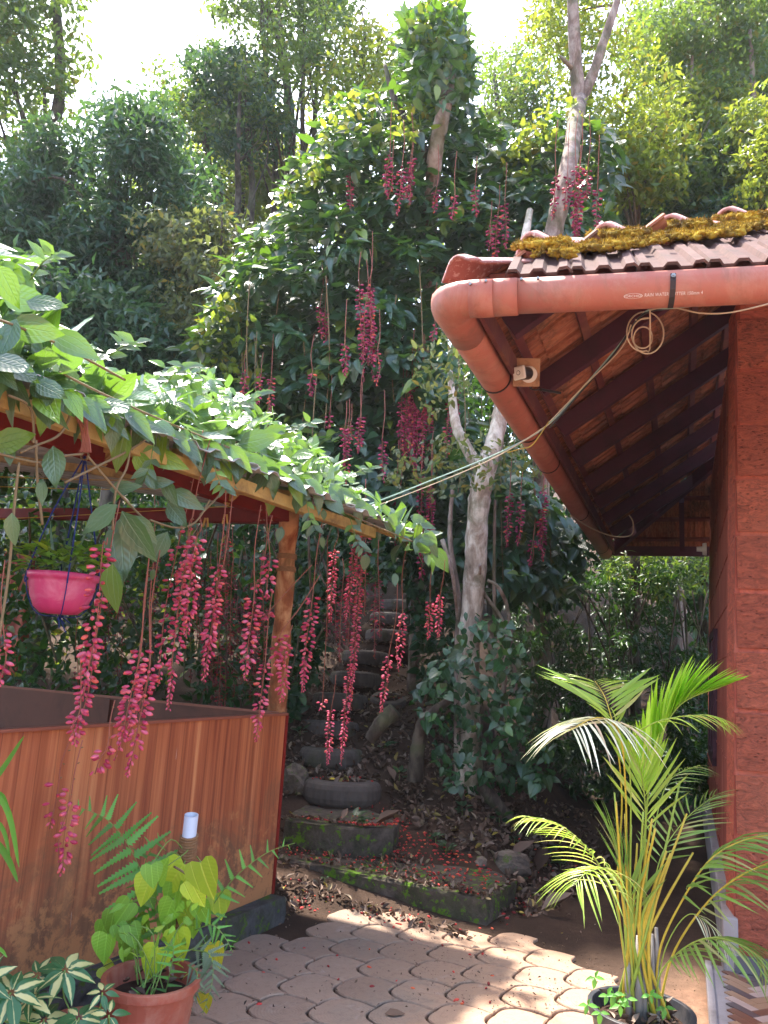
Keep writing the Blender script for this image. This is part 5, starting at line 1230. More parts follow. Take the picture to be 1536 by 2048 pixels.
for (xt, yt, x0, y0, x1, y1, d_) in [(735, 1050, 722, 1130, 700, 1420, 5.0), (715, 1100, 700, 1330, 682, 1530, 5.0), (672, 1350, 662, 1420, 655, 1530, 5.0), (815, 1080, 805, 1228, 797, 1342, 5.0), (795, 1150, 778, 1308, 762, 1424, 5.0), (865, 1125, 860, 1205, 856, 1280, 5.1), (890, 1120, 880, 1192, 876, 1276, 5.1),
                                  (720, 1060, 712, 1090, 690, 1240, 5.2), (675, 1050, 668, 1100, 660, 1245, 5.4), (655, 1070, 645, 1400, 640, 1420, 5.2)]:
    raceme(vs_, P(xt, yt, d_), P(x0, y0, d_), P(x1, y1, d_), 1.1, rnd(.024, .030), width=.7)
for (xt, yt, x0, y0, x1, y1, d_) in RL:
    if x0 < 30 or rnd() < .5: continue
    o1, o2 = rnd(14, 30)*(1 if rnd() < .6 else -1), rnd(-70, 40); raceme(vs_, P(xt+o1*.7, yt-20, d_+.1), P(x0+o1, y0+o2, d_+.1), P(x1+o1, y1+o2-rnd(0, 60), d_+.1), .6, .032)
# ------------------------------------------------------------------ central vine curtain
cv = thing('vine_covered_tree', 'tree smothered by a tall curtain of clock vine with crimson flower strings', 'tree', np.array([.4, 8.6, float(hz(.4, 8.6))]))
cpoly = [(330, 775), (340, 720), (400, 660), (440, 560), (480, 480), (540, 420), (560, 350), (620, 300), (650, 210), (700, 170), (780, 190), (800, 60), (830, 20), (900, 0), (935, 60), (945, 140), (930, 200), (1000, 240), (1060, 250), (1120, 215), (1190, 220), (1240, 300), (1230, 430), (1220, 520),
         (900, 560), (870, 620), (900, 760), (960, 850), (1010, 900), (1080, 960), (1130, 1030), (1170, 1100), (1170, 1180), (1080, 1190), (1010, 1180), (960, 1100), (900, 1130), (800, 1050), (700, 1010), (560, 900), (430, 800)]
def cdep(x, y):
    d = 7.6+(1000-y)*.0011+((x-760)/420.)**2*.35
    return d+(vnoise(x/70., y/55.)-.5)*.9
pos = []; dd = []; nn = []; sz = []; tn = []
c2 = polypts(cpoly, 8200)
hole = vnoise(c2[:, 0]/45+9, c2[:, 1]/60+3)
for i, (x, y) in enumerate(c2):
    if hole[i] < .22 and rnd() < .7: continue
    up = np.clip((400-y)/400, 0, 1)
    d_ = cdep(x, y)+rnd(0, 1)**2*.8; out = np.array([-.1, -.55, -.55])*(1-.5*up)+RG.normal(size=3)*[.8, .4, .35]
    n = nrm(np.array([-.1, -.50, .80])+RG.normal(size=3)*.30); edge = rnd()
    addleaf(P(x, y, d_), rnd(.13, .28)*(1 if y > 250 else .85), ['ov', 'ov2', 'ov3'][int(rnd(0, 3))], out, n)
pos = np.array(pos); dd = np.array(dd); nn = np.array(nn); sz = np.array(sz); tn = np.array(tn)
# front-most leaves first
fr = np.array([((p-CP)@_f)-cdep(*proj(p)) for p in pos]); order = np.argsort(-(sz-.35*fr)); first = order[:300]; rest = order[300:]
for i in first: leaf_obj('leaf', str(tn[i]), MT['vine'], pos[i], dd[i], nn[i], float(sz[i]), cv)
scatter('foliage', [(t, pos[rest[tn[rest] == t]], dd[rest[tn[rest] == t]], nn[rest[tn[rest] == t]], sz[rest[tn[rest] == t]]) for t in ('ov', 'ov2', 'ov3')], MT['vine'], cv)
# outline shoots; the yellow-green leaf colour paints their backlight
yp = np.concatenate([polypts(pl_, n_) for pl_, n_ in (([(540, 400), (640, 300), (660, 340), (560, 450)], 70), ([(780, 230), (860, 200), (870, 260), (800, 280)], 60), ([(830, 0), (910, -10), (930, 130), (850, 150)], 170), ([(390, 640), (470, 560), (500, 600), (400, 720)], 90), ([(400, 700), (520, 640), (520, 780), (380, 760)], 110), ([(650, 190), (760, 180), (740, 240), (640, 300)], 90), ([(1030, 260), (1100, 210), (1110, 290), (1040, 320)], 110), ([(1000, 290), (1080, 300), (1060, 360), (1000, 330)], 50), ([(1130, 200), (1230, 190), (1220, 260), (1140, 260)], 80))])
py_ = np.array([P(x, y, cdep(x, y)-rnd(0, .4)) for x, y in yp]); n_ = len(py_)
scatter('backlit_shoots', [('ov_s', py_, rdir(n_, -.2), rdir(n_, .8), rnd(.08, .15, n_))], MT['yellow'], cv)
# inner mass in a darker leaf colour, painting the shade inside the holes
top_ = polypts([(800, 40), (850, 0), (900, -20), (940, 60), (950, 170), (900, 230), (820, 200)], 700); pt3 = np.array([P(x, y, rnd(7.9, 8.9)) for x, y in top_])
scatter('crown_foliage', [('ov', pt3, rdir(700, -.3), rdir(700, .8), rnd(.10, .2, 700))], MT['vine'], cv)
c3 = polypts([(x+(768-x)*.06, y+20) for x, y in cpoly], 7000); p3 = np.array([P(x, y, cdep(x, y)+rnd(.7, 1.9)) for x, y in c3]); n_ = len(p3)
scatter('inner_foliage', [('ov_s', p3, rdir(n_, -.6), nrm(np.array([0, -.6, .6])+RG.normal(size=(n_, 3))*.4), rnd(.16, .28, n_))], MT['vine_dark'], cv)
def trunk(root, pts, rs, mat, n=12, name='trunk', wob=.12):
    m = len(pts); path = smooth_path(pts, 8); rr = np.interp(np.linspace(0, 1, len(path)), np.linspace(0, 1, len(rs)), rs)
    rr = [r*(1+.10*(hsh(i, r)-.5)) for i, r in enumerate(rr)]; q = MB(); q.tube(path, rr, n, wob=wob); return q.build(name, mat, root, smooth=True)
def gp(x, y): return np.array([x, y, float(hz(x, y))-.1])
trunk(cv, [gp(.45, 9.0), P(855, 700, 9.0), P(862, 420, 8.6), P(872, 300, 8.25), P(895, 185, 8.2), P(905, 110, 8.8)], [.07, .07, .08, .085, .07, .04], MT['bark_mid'])
trunk(cv, [P(866, 330, 8.5), P(830, 270, 8.6), P(790, 200, 8.8), P(770, 130, 9)], [.06, .05, .04, .02], MT['bark_dark'], name='branch')
for k in range(36):       # hanging bare vines in the curtain
    x = rnd(480, 1100); y = rnd(450, 950); d_ = float(cdep(x, y))-.1; l = rnd(150, 330); q = MB(); q.tube(smooth_path([P(x, y, d_), P(x+rnd(-12, 12), y+l*.5, d_+rnd(-.05, .05)), P(x+rnd(-12, 12), y+l, d_)], 4), rnd(.003, .007), 5); q.build('hanging_stem', MT['stem'], cv, smooth=True)
CR = [(730, 585, 735, 755, 3), (822, 330, 812, 400, 2), (700, 370, 698, 420, 1), (1006, 420, 1003, 515, 2), (835, 780, 832, 930, 6), (765, 890, 764, 978, 1), (903, 790, 900, 865, 2), (625, 735, 625, 790, 1), (532, 765, 528, 820, 2), (490, 745, 490, 810, 1), (950, 370, 948, 430, 1), (872, 390, 870, 445, 1),
      (1020, 985, 1018, 1090, 1), (1042, 1000, 1040, 1075, 1), (1092, 985, 1088, 1110, 2), (1066, 1075, 1064, 1130, 1), (850, 960, 848, 1080, 3), (845, 1090, 843, 1170, 1), (895, 855, 892, 900, 1), (720, 850, 718, 930, 2), (700, 860, 698, 905, 1), (790, 990, 790, 1100, 2), (940, 640, 938, 690, 1), (640, 610, 640, 680, 1), (650, 640, 648, 690, 1),
      (785, 340, 780, 400, 1), (660, 820, 658, 860, 1), (910, 400, 908, 470, 1), (980, 470, 978, 520, 1), (755, 700, 752, 760, 1), (690, 700, 688, 740, 1), (870, 660, 868, 710, 1), (815, 800, 812, 900, 3), (860, 800, 858, 880, 2), (790, 330, 782, 420, 2), (730, 640, 728, 720, 2), (1130, 340, 1125, 400, 1), (700, 870, 698, 960, 2)]
for (x0, y0, x1, y1, k) in CR:
    for j in range(k):
        ox = rnd(-14, 14) if k > 1 else 0; oy = rnd(-18, 18); d_ = float(cdep((x0+x1)/2, (y0+y1)/2))-.32
        raceme(cv, P(x0+ox+4, y0+oy-rnd(40, 110), d_+.1), P(x0+ox, y0+oy, d_), P(x1+ox+rnd(-6, 6), y1+oy+rnd(-20, 30), d_), .8, .033, far=True, width=.6, mat=MT['petal_mid'])
# deep racemes behind the shed opening
bv = thing('vine_thicket', 'dark vine thicket full of crimson flower strings behind the shed', 'vine', np.array([-1.6, 8.0, float(hz(-1.6, 8))]))
for k in range(70):
    x = rnd(150, 760) if k > 30 else rnd(380, 560); y = rnd(1060, 1330); d_ = rnd(6.2, 8.0)
    if 590 < x < 780: y = rnd(1060, 1200)
    l = rnd(70, 190); raceme(bv, P(x, y-rnd(40, 120), d_), P(x, y, d_), P(x+rnd(-8, 3), y+l, d_), .8, .032, far=True)
bp_ = polypts([(-60, 900), (300, 930), (560, 960), (760, 1060), (800, 1150), (640, 1230), (600, 1400), (-60, 1420)], 7600)
keep = vnoise(bp_[:, 0]/30, bp_[:, 1]/30) > .24; bp_ = bp_[keep]; p4 = np.array([P(x, y, rnd(6.3, 8.6)) for x, y in bp_]); n_ = len(p4)
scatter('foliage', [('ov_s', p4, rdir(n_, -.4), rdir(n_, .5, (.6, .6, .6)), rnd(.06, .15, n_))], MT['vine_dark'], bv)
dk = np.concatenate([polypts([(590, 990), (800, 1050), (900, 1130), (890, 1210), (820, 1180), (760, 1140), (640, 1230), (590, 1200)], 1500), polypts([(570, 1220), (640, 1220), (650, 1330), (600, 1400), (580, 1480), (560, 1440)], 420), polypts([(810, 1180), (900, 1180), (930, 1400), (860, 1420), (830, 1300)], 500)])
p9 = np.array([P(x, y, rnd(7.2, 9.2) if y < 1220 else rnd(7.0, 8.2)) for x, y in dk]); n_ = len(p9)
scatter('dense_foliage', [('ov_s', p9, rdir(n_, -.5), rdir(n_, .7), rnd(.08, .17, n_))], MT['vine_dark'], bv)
bp2 = polypts([(-60, 1000), (300, 1020), (500, 1100), (480, 1400), (-60, 1420)], 900); p5 = np.array([P(x, y, rnd(8.0, 9.5)) for x, y in bp2]); n_ = len(p5)
scatter('bright_foliage', [('ov_s', p5, rdir(n_), rdir(n_, .5), rnd(.09, .16, n_))], MT['yellow'], bv)
for k in range(26):
    x = rnd(0, 700); d_ = rnd(6, 7.6); q = MB(); y0 = rnd(980, 1100); q.tube(smooth_path([P(x, y0, d_), P(x+rnd(-60, 60), y0+140, d_+rnd(-.3, .3)), P(x+rnd(-90, 90), y0+300, d_)], 5), rnd(.004, .012), 5, wob=.2); q.build('stem', MT['bark_dark'], bv, smooth=True)
# ------------------------------------------------------------------ pale foreground tree beside the steps
pt_ = thing('pale_tree', 'pale mottled leaning tree trunk beside the tyre steps', 'tree', gp(.88, 6.6))
trunk(pt_, [np.array([.84, 6.62, .35]), P(938, 1440, 6.65), P(938, 1300, 6.65), P(950, 1150, 6.65), P(955, 1040, 6.65), P(965, 960, 6.7), P(990, 880, 6.75), P(1005, 800, 6.85), P(1015, 700, 7), P(1035, 560, 7.3), P(1060, 420, 7.6)], [.125, .098, .092, .098, .09, .10, .075, .07, .06, .05, .03], MT['bark_pale'], 16)
trunk(pt_, [P(955, 935, 6.72), P(930, 890, 6.75), P(912, 850, 6.8), P(905, 800, 6.9), P(900, 740, 7)], [.06, .05, .045, .04, .02], MT['bark_pale'], 10, 'branch')
trunk(pt_, [gp(.75, 6.75), P(915, 1310, 6.75), P(917, 1200, 6.8), P(900, 1080, 6.9), P(905, 980, 7.0)], [.028, .03, .026, .022, .018], MT['bark_mid'], 8, 'branch')
for lst in ([(995, 1530), (990, 1300), (988, 1150), (990, 1000)], [(1012, 1500), (1008, 1380), (1012, 1260), (965, 1180), (960, 1130)], [(1040, 1500), (1020, 1250), (1000, 1180), (975, 1160)], [(885, 1080), (905, 1150), (915, 1240)], [(1060, 1560), (1010, 1460), (1012, 1300), (1022, 1255)]):
    trunk(pt_, [P(x, y, 6.6+rnd(-.15, .15)) for x, y in lst], [.022, .018, .016, .012], MT['bark_mid'], 7, 'sucker')
for lst in ([(830, 1560), (835, 1500), (850, 1440), (900, 1400)], [(790, 1420), (760, 1450), (740, 1480)], [(960, 1570), (985, 1600), (1020, 1640)]):
    trunk(pt_, [P(x, y, 6.2) for x, y in lst], [.07, .06, .05, .03][:len(lst)], MT['bark_dark'], 8, 'root')
bs_ = np.concatenate([polypts([(790, 890), (900, 870), (1060, 890), (1090, 950), (980, 980), (860, 1000), (760, 960)], 420), polypts([(820, 690), (930, 660), (940, 780), (850, 850)], 170)])
p6 = np.array([P(x, y, 6.5+rnd(-.35, .35)) for x, y in bs_]); n_ = len(p6)
scatter('crown', [('ov_s', p6, rdir(n_, -.2), rdir(n_, 1.2), rnd(.05, .10, n_))], MT['olive'], pt_)
# climbing dark green vine round the trunk foot
sb = thing('trunk_climber', 'glossy dark green climber bushing out round the foot of the pale tree', 'climber', gp(.95, 6.3))
pos = []; dd = []; nn = []; sz = []; tn = []
for pl_, n_ in (([(860, 1330), (940, 1310), (1010, 1380), (1060, 1440), (1100, 1500), (1080, 1590), (1000, 1560), (940, 1610), (880, 1560), (860, 1460), (820, 1400)], 560), ([(980, 1230), (1050, 1260), (1060, 1420), (990, 1420)], 120), ([(1000, 1480), (1100, 1470), (1110, 1560), (1000, 1590)], 140), ([(880, 1330), (930, 1220), (1000, 1230), (990, 1340)], 70)):
    for (x, y) in polypts(pl_, n_): addleaf(P(x, y, 6.2+(float(vnoise(x/35., y/30.))-.5)*1.1+rnd(-.25, .3)), rnd(.05, .115), ['ov', 'ov3', 'heart'][int(rnd(0, 3))], RG.normal(size=3)*.7+[0, -.3, -.5], nrm(np.array([0, -.6, .8])+RG.normal(size=3)*.35))
leaves(sb, 'leaf', tn, MT['climb'], pos, np.array(dd), np.array(nn), np.array(sz), 300)
# ------------------------------------------------------------------ tyre steps
def tyre(c, R, wd, label, tilt=0):
    c = np.asarray(c, float); t = thing('tyre', label, 'tyre', c-Z*wd, 'old tyres laid as steps up the bank')
    prof = [(R*.60, -.01), (R*.60, .0), (R*.66, .006), (R*.90, -.004), (R*.965, -.02), (R, -wd*.3), (R*1.0, -wd*.7), (R*.965, -wd+.02), (R*.9, -wd), (R*.6, -wd)]
    n = 72; V = []; m = len(prof)
    for j, (r, z) in enumerate(prof):
        for k in range(n):
            a = 2*math.pi*k/n; tr = 1.0
            if j in (4, 5, 6, 7): tr = 1-.016*(k % 2)
            V.append((r*tr*math.cos(a), r*tr*math.sin(a), z))
    F = [(j*n+k, (j+1)*n+k, (j+1)*n+(k+1) % n, j*n+(k+1) % n) for j in range(m-1) for k in range(n)]
    M_ = Matrix.Translation(c) @ Matrix.Rotation(tilt, 4, 'X') @ Matrix.Rotation(rnd(0, 6), 4, 'Z')
    objof('tyre_body', mesh_py(V, F, MT['tyre'], False), t, None, M_)
    q = MB(); q.lathe((0, 0, 0), [(.001, -.012), (R*.35, -.016), (R*.64, -.03)], 24); objof('soil_fill', mesh_py(q.V, q.F, MT['soil'], True), t, None, M_)
    n_ = 46; r_ = np.sqrt(rnd(0, 1, n_))*R*.6; a_ = rnd(0, 6.28, n_); pp = np.stack([c[0]+r_*np.cos(a_), c[1]+r_*np.sin(a_), np.full(n_, c[2]-.008)], 1)
    scatter('leaf_litter', [('curl', pp, rdir(n_, 0, (1, 1, .2)), rdir(n_, 2), rnd(.03, .075, n_))], MT['litter'], t)
    n_ = 26; r_ = np.sqrt(rnd(0, 1, n_))*R*.8; a_ = rnd(0, 6.28, n_); pp = np.stack([c[0]+r_*np.cos(a_), c[1]+r_*np.sin(a_), np.full(n_, c[2]+.004)], 1)
    scatter('petals', [('bud', pp, rdir(n_, 0, (1, 1, .2)), rdir(n_, 1), rnd(.018, .03, n_))], MT['petal_fallen'], t)
TY = [(685, 1568, 6.05, .31, 'lowest and largest tyre, with a yellow leaf inside, above the concrete step'), (664, 1502, 6.9, .285, 'second tyre up, lightly treaded, just behind the lowest one'), (660, 1448, 7.45, .29, 'third tyre up with a yellowish mossy wall'),
      (681, 1393, 8.1, .29, 'fourth tyre up, half sunk in leaf litter'), (712, 1350, 8.8, .29, 'fifth tyre up, dark rim buried in litter'), (732, 1308, 9.5, .29, 'sixth tyre up, dark and round'), (775, 1266, 10.2, .29, 'seventh tyre up with a pale worn rim'), (779, 1232, 11.0, .28, 'eighth tyre up near the top of the flight'), (795, 1206, 11.8, .28, 'topmost small tyre at the head of the flight'),
      (776, 1398, 8.3, .2, 'odd smaller tyre lying to the right of the fourth tyre step')]
TYC = []
for (x, y, d_, R_, lb) in TY:
    c = P(x, y-R_/d_*FPX*.10, d_); TYC.append((c, R_)); tyre(c, R_, .17 if R_ > .25 else .14, lb, -.06 if R_ > .25 else .3)
def hz2(x, y):
    """terrain incl. pads under the tyres and the concrete steps"""
    return hz(x, y)
# earth pads supporting the tyres
q = MB()
for (c, R_) in TYC: q.blob((c[0], c[1]+.12, c[2]-.30), R_*1.6, R_*1.5, .24, 14, 7, .12, c[0])
hb = q.build('hillside_mound', MT['hill'], smooth=True); hb['kind'] = 'structure'
# ------------------------------------------------------------------ litter, stones, little plants
STEP_A = [(-.56, 5.62), (0, 5.48), (.20, 5.56), (.24, 5.75), (0, 6.2), (-.45, 6.2)]
STEP_B = [(-.75, 5.50), (-.02, 5.13), (.724, 4.742), (.98, 5.22), (.55, 5.75), (-.5, 6.1)]
def step_z(x, y):
    x = np.asarray(x, float); y = np.asarray(y, float); h = hz(x, y)
    h = np.where(inpoly(x, y, STEP_B), np.maximum(h, .14), h); h = np.where(inpoly(x, y, STEP_A), np.maximum(h, .335), h)
    for (c, R_) in TYC:
        e = np.hypot(x-c[0], y-c[1]-.12); h = np.where(e < R_*1.4, np.maximum(h, c[2]-.30+.24*np.sqrt(np.clip(1-(e/(R_*1.55))**2, 0, 1))), h)
    return h
def groundpts(poly, n, zf=None):
    """litter positions: march along the sight lines until they meet the terrain"""
    zf = zf or hz; q = polypts(poly, n); D = _f[None]+_R[None]*((q[:, :1]-768)/FPX)+_U[None]*((1024-q[:, 1:])/FPX)
    t = np.full(n, 3.0); live = np.ones(n, bool)
    for _ in range(400):
        p = CP+D*t[:, None]; live &= ~(p[:, 2] < zf(p[:, 0], p[:, 1]))
        if not live.any(): break
        t[live] += .04
    p = CP+D*t[:, None]; p[:, 2] = zf(p[:, 0], p[:, 1]); return p
gpz = groundpts([(560, 1420), (600, 1230), (860, 1190), (900, 1400), (1090, 1600), (1260, 1640), (1240, 1760), (1050, 1850), (1010, 1740), (780, 1640), (770, 1560), (620, 1600), (560, 1600)], 4600, step_z); n_ = len(gpz)
o = scatter('leaf_litter', [('curl', gpz[:2800]+Z*.012, rdir(2800, .2, (1, 1, .5)), rdir(2800, 1.2), rnd(.02, .07, 2800)), ('crumple', gpz[2800:]+Z*.01, rdir(n_-2800, .1, (1, 1, .35)), rdir(n_-2800, 1.6), rnd(.03, .085, n_-2800))], MT['litter']); tag(o, 'brown dead leaf litter covering the bank beside the tyre steps', 'leaf litter', kind='stuff')
g2 = groundpts([(545, 1700), (560, 1640), (780, 1690), (960, 1800), (1030, 1760), (1040, 1830), (990, 1850), (720, 1760), (560, 1745)], 520, step_z); n_ = len(g2)
o = scatter('small_litter', [('curl', g2+Z*.006, rdir(n_, .1, (1, 1, .2)), rdir(n_, 2), rnd(.02, .05, n_))], MT['litter']); tag(o, 'crumbled dead leaves lying on the concrete steps', 'leaf litter', kind='stuff')
g5 = groundpts([(548, 1760), (620, 1760), (700, 1800), (960, 1875), (930, 1890), (700, 1830), (640, 1800), (560, 1850), (530, 1850)], 330, step_z); n_ = len(g5)
o = scatter('edge_litter', [('curl', g5+Z*.006, rdir(n_, .1, (1, 1, .2)), rdir(n_, 2), rnd(.015, .055, n_))], MT['litter']); tag(o, 'dead leaf crumbs along the earth strip before the low step', 'leaf litter', kind='stuff')
g3 = np.concatenate([groundpts([(555, 1690), (760, 1670), (800, 1640), (1010, 1760), (960, 1800), (720, 1740), (560, 1720)], 420, step_z), groundpts([(620, 1620), (770, 1600), (900, 1720), (780, 1700)], 120, step_z), groundpts([(540, 1740), (640, 1790), (1000, 1870), (1150, 1790), (1200, 1700), (1040, 1640), (1000, 1880), (800, 1860), (600, 1830)], 150, step_z),
                     groundpts([(470, 1900), (640, 1800), (1000, 1900), (1000, 2040), (480, 2040)], 26, step_z)]); n_ = len(g3)
o = scatter('fallen_petals', [('bud', g3+Z*.014, rdir(n_, 0, (1, 1, .15)), rdir(n_, .6), rnd(.014, .030, n_))], MT['petal_fallen']); tag(o, 'fallen red vine blossoms sprinkled over steps and paving', 'petals', kind='stuff')
g6 = groundpts([(760, 1860), (1000, 1880), (1260, 1800), (1400, 1850), (1400, 2040), (900, 2040)], 900, step_z); n_ = len(g6)
o = scatter('grit', [('dia', g6+Z*.016, rdir(n_, 0, (1, 1, .2)), rdir(n_, 1), rnd(.004, .012, n_))], MT['hill']); tag(o, 'loose grit and sand grains over the pavers and bare earth', 'grit', kind='stuff')
g4 = groundpts([(440, 1900), (640, 1800), (1000, 1880), (1250, 1800), (1240, 2040), (430, 2040)], 170, step_z); n_ = len(g4)
o = scatter('debris', [('curl', g4+Z*.02, rdir(n_, 0, (1, 1, .2)), rdir(n_, 1), rnd(.008, .022, n_))], MT['litter']); tag(o, 'tiny dark twigs and specks on the pavers', 'debris', kind='stuff')
def single_leaf(x, y, s_, tn_, mat, label, ang=0, lift=.02, grp='larger dead leaves on the ground'):
    p = groundpts([(x-2, y-2), (x+2, y-2), (x+2, y+2), (x-2, y+2)], 1, step_z)[0]
    o = leaf_obj('fallen_leaf', tn_, mat, p+Z*lift, np.array([math.cos(ang), math.sin(ang), .1]), np.array([.1, -.3, 1]), s_, None); return tag(o, label, 'leaf', grp)
single_leaf(405+277, 1690, .10, 'curl', MT['litter'], 'pale curled dead leaf standing on the low step below the mossy block', 1.3, .03)
for (x, y, s_, a, lb) in ((750, 1683, .17, .1, 'broad brown dead leaf lying at the right end of the upper concrete step'), (560+230, 1570, .16, 2, 'large brown curled leaf right of the lowest tyre'), (1080, 1830, .20, .1, 'long pinkish brown leaf on the bare earth right of the step corner'),
                          (1020, 1725, .2, .5, 'large dead leaf resting on the bank above the right end of the low step'), (1075, 1750, .24, 1.2, 'big dark brown leaf on the bank under the palm tip'), (880, 1865, .06, .3, 'small orange brown leaf lying on the pavers'), (945, 1908, .05, .3, 'small reddish leaf on the sandy pavers'), (770, 2043, .09, .2, 'brown leaf at the bottom edge on the pavers'), (1262, 1905+110, .07, .8, 'tan dead leaf beside the palm pot')):
    single_leaf(x, y, s_, 'curl' if s_ > .1 else 'ov_s', MT['litter'], lb, a)
MT['yl'] = plain('yellow_fallen_leaf', (.55, .40, .03), .5, .4)
p = TYC[0][0]; o = leaf_obj('fallen_leaf', 'ov_s', MT['yl'], p+np.array([-.1, -.13, .02]), np.array([1, .3, .1]), np.array([0, -.4, 1]), .07, None); tag(o, 'small yellow leaf inside the lowest tyre', 'leaf')
def rock(x, y, rx, ry, rz, lab, mat='rock', seed=0):
    p = groundpts([(x-2, y-2), (x+2, y-2), (x+2, y+2), (x-2, y+2)], 1, step_z)[0]
    q = MB(); q.blob(p+Z*rz*.4, rx, ry, rz, 12, 8, .16, seed); o = q.build('rock', MT[mat], smooth=False, bevel=.004); tag(o, lab, 'rock', 'rocks on the bank')
rock(588, 1582, .10, .1, .13, 'grey green stone wedged left of the lowest tyre', seed=3)
rock(1018, 1745, .15, .1, .09, 'flat pale stone at the right end of the low step', seed=5)
rock(960, 1735, .04, .04, .035, 'round reddish pebble on the bank', seed=8)
# low weeds
wi = 0
for (x, y, s_, n_, lb) in ((890, 1710, .07, 18, 'small leafy weed on the bank behind the low step'), (700, 1700, .12, 6, 'broad grey green weed at the right end of the upper step'), (975, 1780, .05, 8, 'tiny green seedling on the low step corner'), (1040, 1775, .06, 9, 'small green weed growing beside the low step corner'), (925, 1630, .09, 14, 'dark leafy weed below the climber'), (1000, 1650, .11, 10, 'spreading weed with long leaves under the climber'),
                         (650, 1770, .03, 8, 'sprig of moss plant on the face of the low step'), (870, 1690, .06, 10, 'fine leaved weed in the litter'), (1030, 1690, .09, 8, 'rounded leafed weed right of the bank stone'), (800, 1560, .10, 8, 'leafy seedling beside the lowest tyre'), (770, 1500, .11, 9, 'pale leafed weed beside the second tyre'), (600, 1470, .09, 10, 'grassy weed left of the third tyre'), (1095, 1735, .14, 6, 'coarse broad leafed weed with curling leaves by the earth path'), (1175, 1790, .05, 9, 'tiny weed on the bare earth near the palm'), (1120, 1740, .08, 7, 'little green weed at the foot of the right bank')):
    p = groundpts([(x-2, y-2), (x+2, y-2), (x+2, y+2), (x-2, y+2)], 1, step_z)[0]; r = thing('weed', lb, 'plant', p)
    for k in range(n_):
        a = rnd(0, 6.28); el = rnd(.2, .9); d = np.array([math.cos(a), math.sin(a), el]); b_ = p+np.array([math.cos(a), math.sin(a), 0])*s_*.25+Z*rnd(.01, s_*.7); leaf_obj('leaf', 'ov_s', MT['under' if wi % 2 else 'vine_dark'], b_, d, np.array([-.2*math.cos(a), -.2*math.sin(a)-.3, 1]), s_*rnd(.6, 1), r)
    q = MB(); q.tube([p-Z*.01, p+Z*s_*.5], .002, 4); q.build('stem', MT['stem_green'], r); wi += 1
# sprouts in palm pot
sp_ = thing('pot_weed', 'fresh green creeping weeds round the rim of the palm pot', 'plant', b0)
for (x, y) in ((1190, 1955), (1215, 1990), (1175, 2010), (1240, 2010), (1330, 2015), (1255, 1998), (1200, 2025), (1228, 1988), (1300, 1990)):
    c = P(x, y, D-.12)
    for k in range(4):
        a = k*1.57+rnd(-.3, .3); leaf_obj('leaf', 'ov_s', MT['fern'], c, _R*math.cos(a)+_U*math.sin(a)*.5-_f*.2, Z-_f*.6, rnd(.03, .045), sp_)
# ------------------------------------------------------------------ shrubs on the right bank
rs = thing('bank_shrubs', 'dense small leaved bushes on the shaded bank behind the house corner', 'shrub', gp(2.2, 9.5))
r1 = polypts([(1060, 1120), (1180, 1120), (1230, 1095), (1430, 1095), (1440, 1600), (1300, 1600), (1150, 1560), (1060, 1480), (1000, 1300)], 15000)
kk = vnoise(r1[:, 0]/38, r1[:, 1]/30) > .33; r1 = r1[kk]
dps = 10.2-(r1[:, 1]-1100)*.0052+(vnoise(r1[:, 0]/50, r1[:, 1]/40)-.5)*1.2+rnd(0, .7, len(r1)); p7 = CP+np.array([ray(x, y) for x, y in r1])*dps[:, None]; n_ = len(p7)
scatter('foliage', [('lance', p7, rdir(n_, -.15), rdir(n_, 1.2), rnd(.07, .15, n_))], MT['under'], rs)
r4 = polypts([(1100, 1480), (1420, 1480), (1420, 1610), (1250, 1625), (1120, 1590)], 1500); p11 = np.array([P(x, y, rnd(8.4, 9.6)) for x, y in r4]); n_ = len(p11)
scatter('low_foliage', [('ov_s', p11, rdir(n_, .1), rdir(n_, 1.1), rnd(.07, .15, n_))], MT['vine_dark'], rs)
r2 = polypts([(1215, 1100), (1420, 1100), (1420, 1185), (1300, 1200), (1200, 1150)], 1500); p8 = np.array([P(x, y, 10+rnd(-.5, .8)) for x, y in r2]); n_ = len(p8)
scatter('sunlit_foliage', [('lance', p8, rdir(n_, -.1), rdir(n_, 1.2), rnd(.06, .13, n_))], MT['mid_tree'], rs)  # lighter leaf colour paints the sun on the shrub tops
for k in range(20):
    x = rnd(1080, 1410); q = MB(); q.tube(smooth_path([P(x, 1500, 9.2), P(x+rnd(-30, 30), 1350, 9.4), P(x+rnd(-50, 50), 1180, 9.6)], 4), rnd(.006, .014), 5); q.build('stem', MT['bark_dark'], rs, smooth=True)
# ------------------------------------------------------------------ background trees
def crown(root, poly, d0, d1, ncl, rcl, per, size, mat, tn_='dia', name='crown', up=.7, dark=0):
    c = polypts(poly, ncl); P_ = []; 
    cc = np.array([P(x, y, rnd(d0, d1)) for x, y in c])
    for q_ in cc:
        r = rcl*rnd(.6, 1.25); v = rdir(per)*(rnd(.25, 1, per)**.5)[:, None]*r*np.array([1.2, 1.2, .7]); P_.append(q_+v)
    P_ = np.concatenate(P_); n = len(P_)
    o = scatter(name, [(tn_, P_, rdir(n, -.25), rdir(n, up), rnd(size*.65, size*1.3, n))], mat, root, 'stuff' if 'shoots' in name else None); return cc
def limbs(root, base, cc, r0, mat, k=12, rtop=None):
    """a few limbs run from the trunk line to clump centres"""
    for i in range(min(k, len(cc))):
        e = cc[int(rnd(0, len(cc)))]; b = base[int(rnd(0, len(base)))]
        if e[2] < b[2]: continue
        m = (b+e)/2+RG.normal(size=3)*.25+Z*.2; q = MB(); pth = smooth_path([b, m, e], 5); q.tube(pth, list(np.linspace(r0, r0*.25, len(pth))), 6); q.build('branch', mat, root, smooth=True)
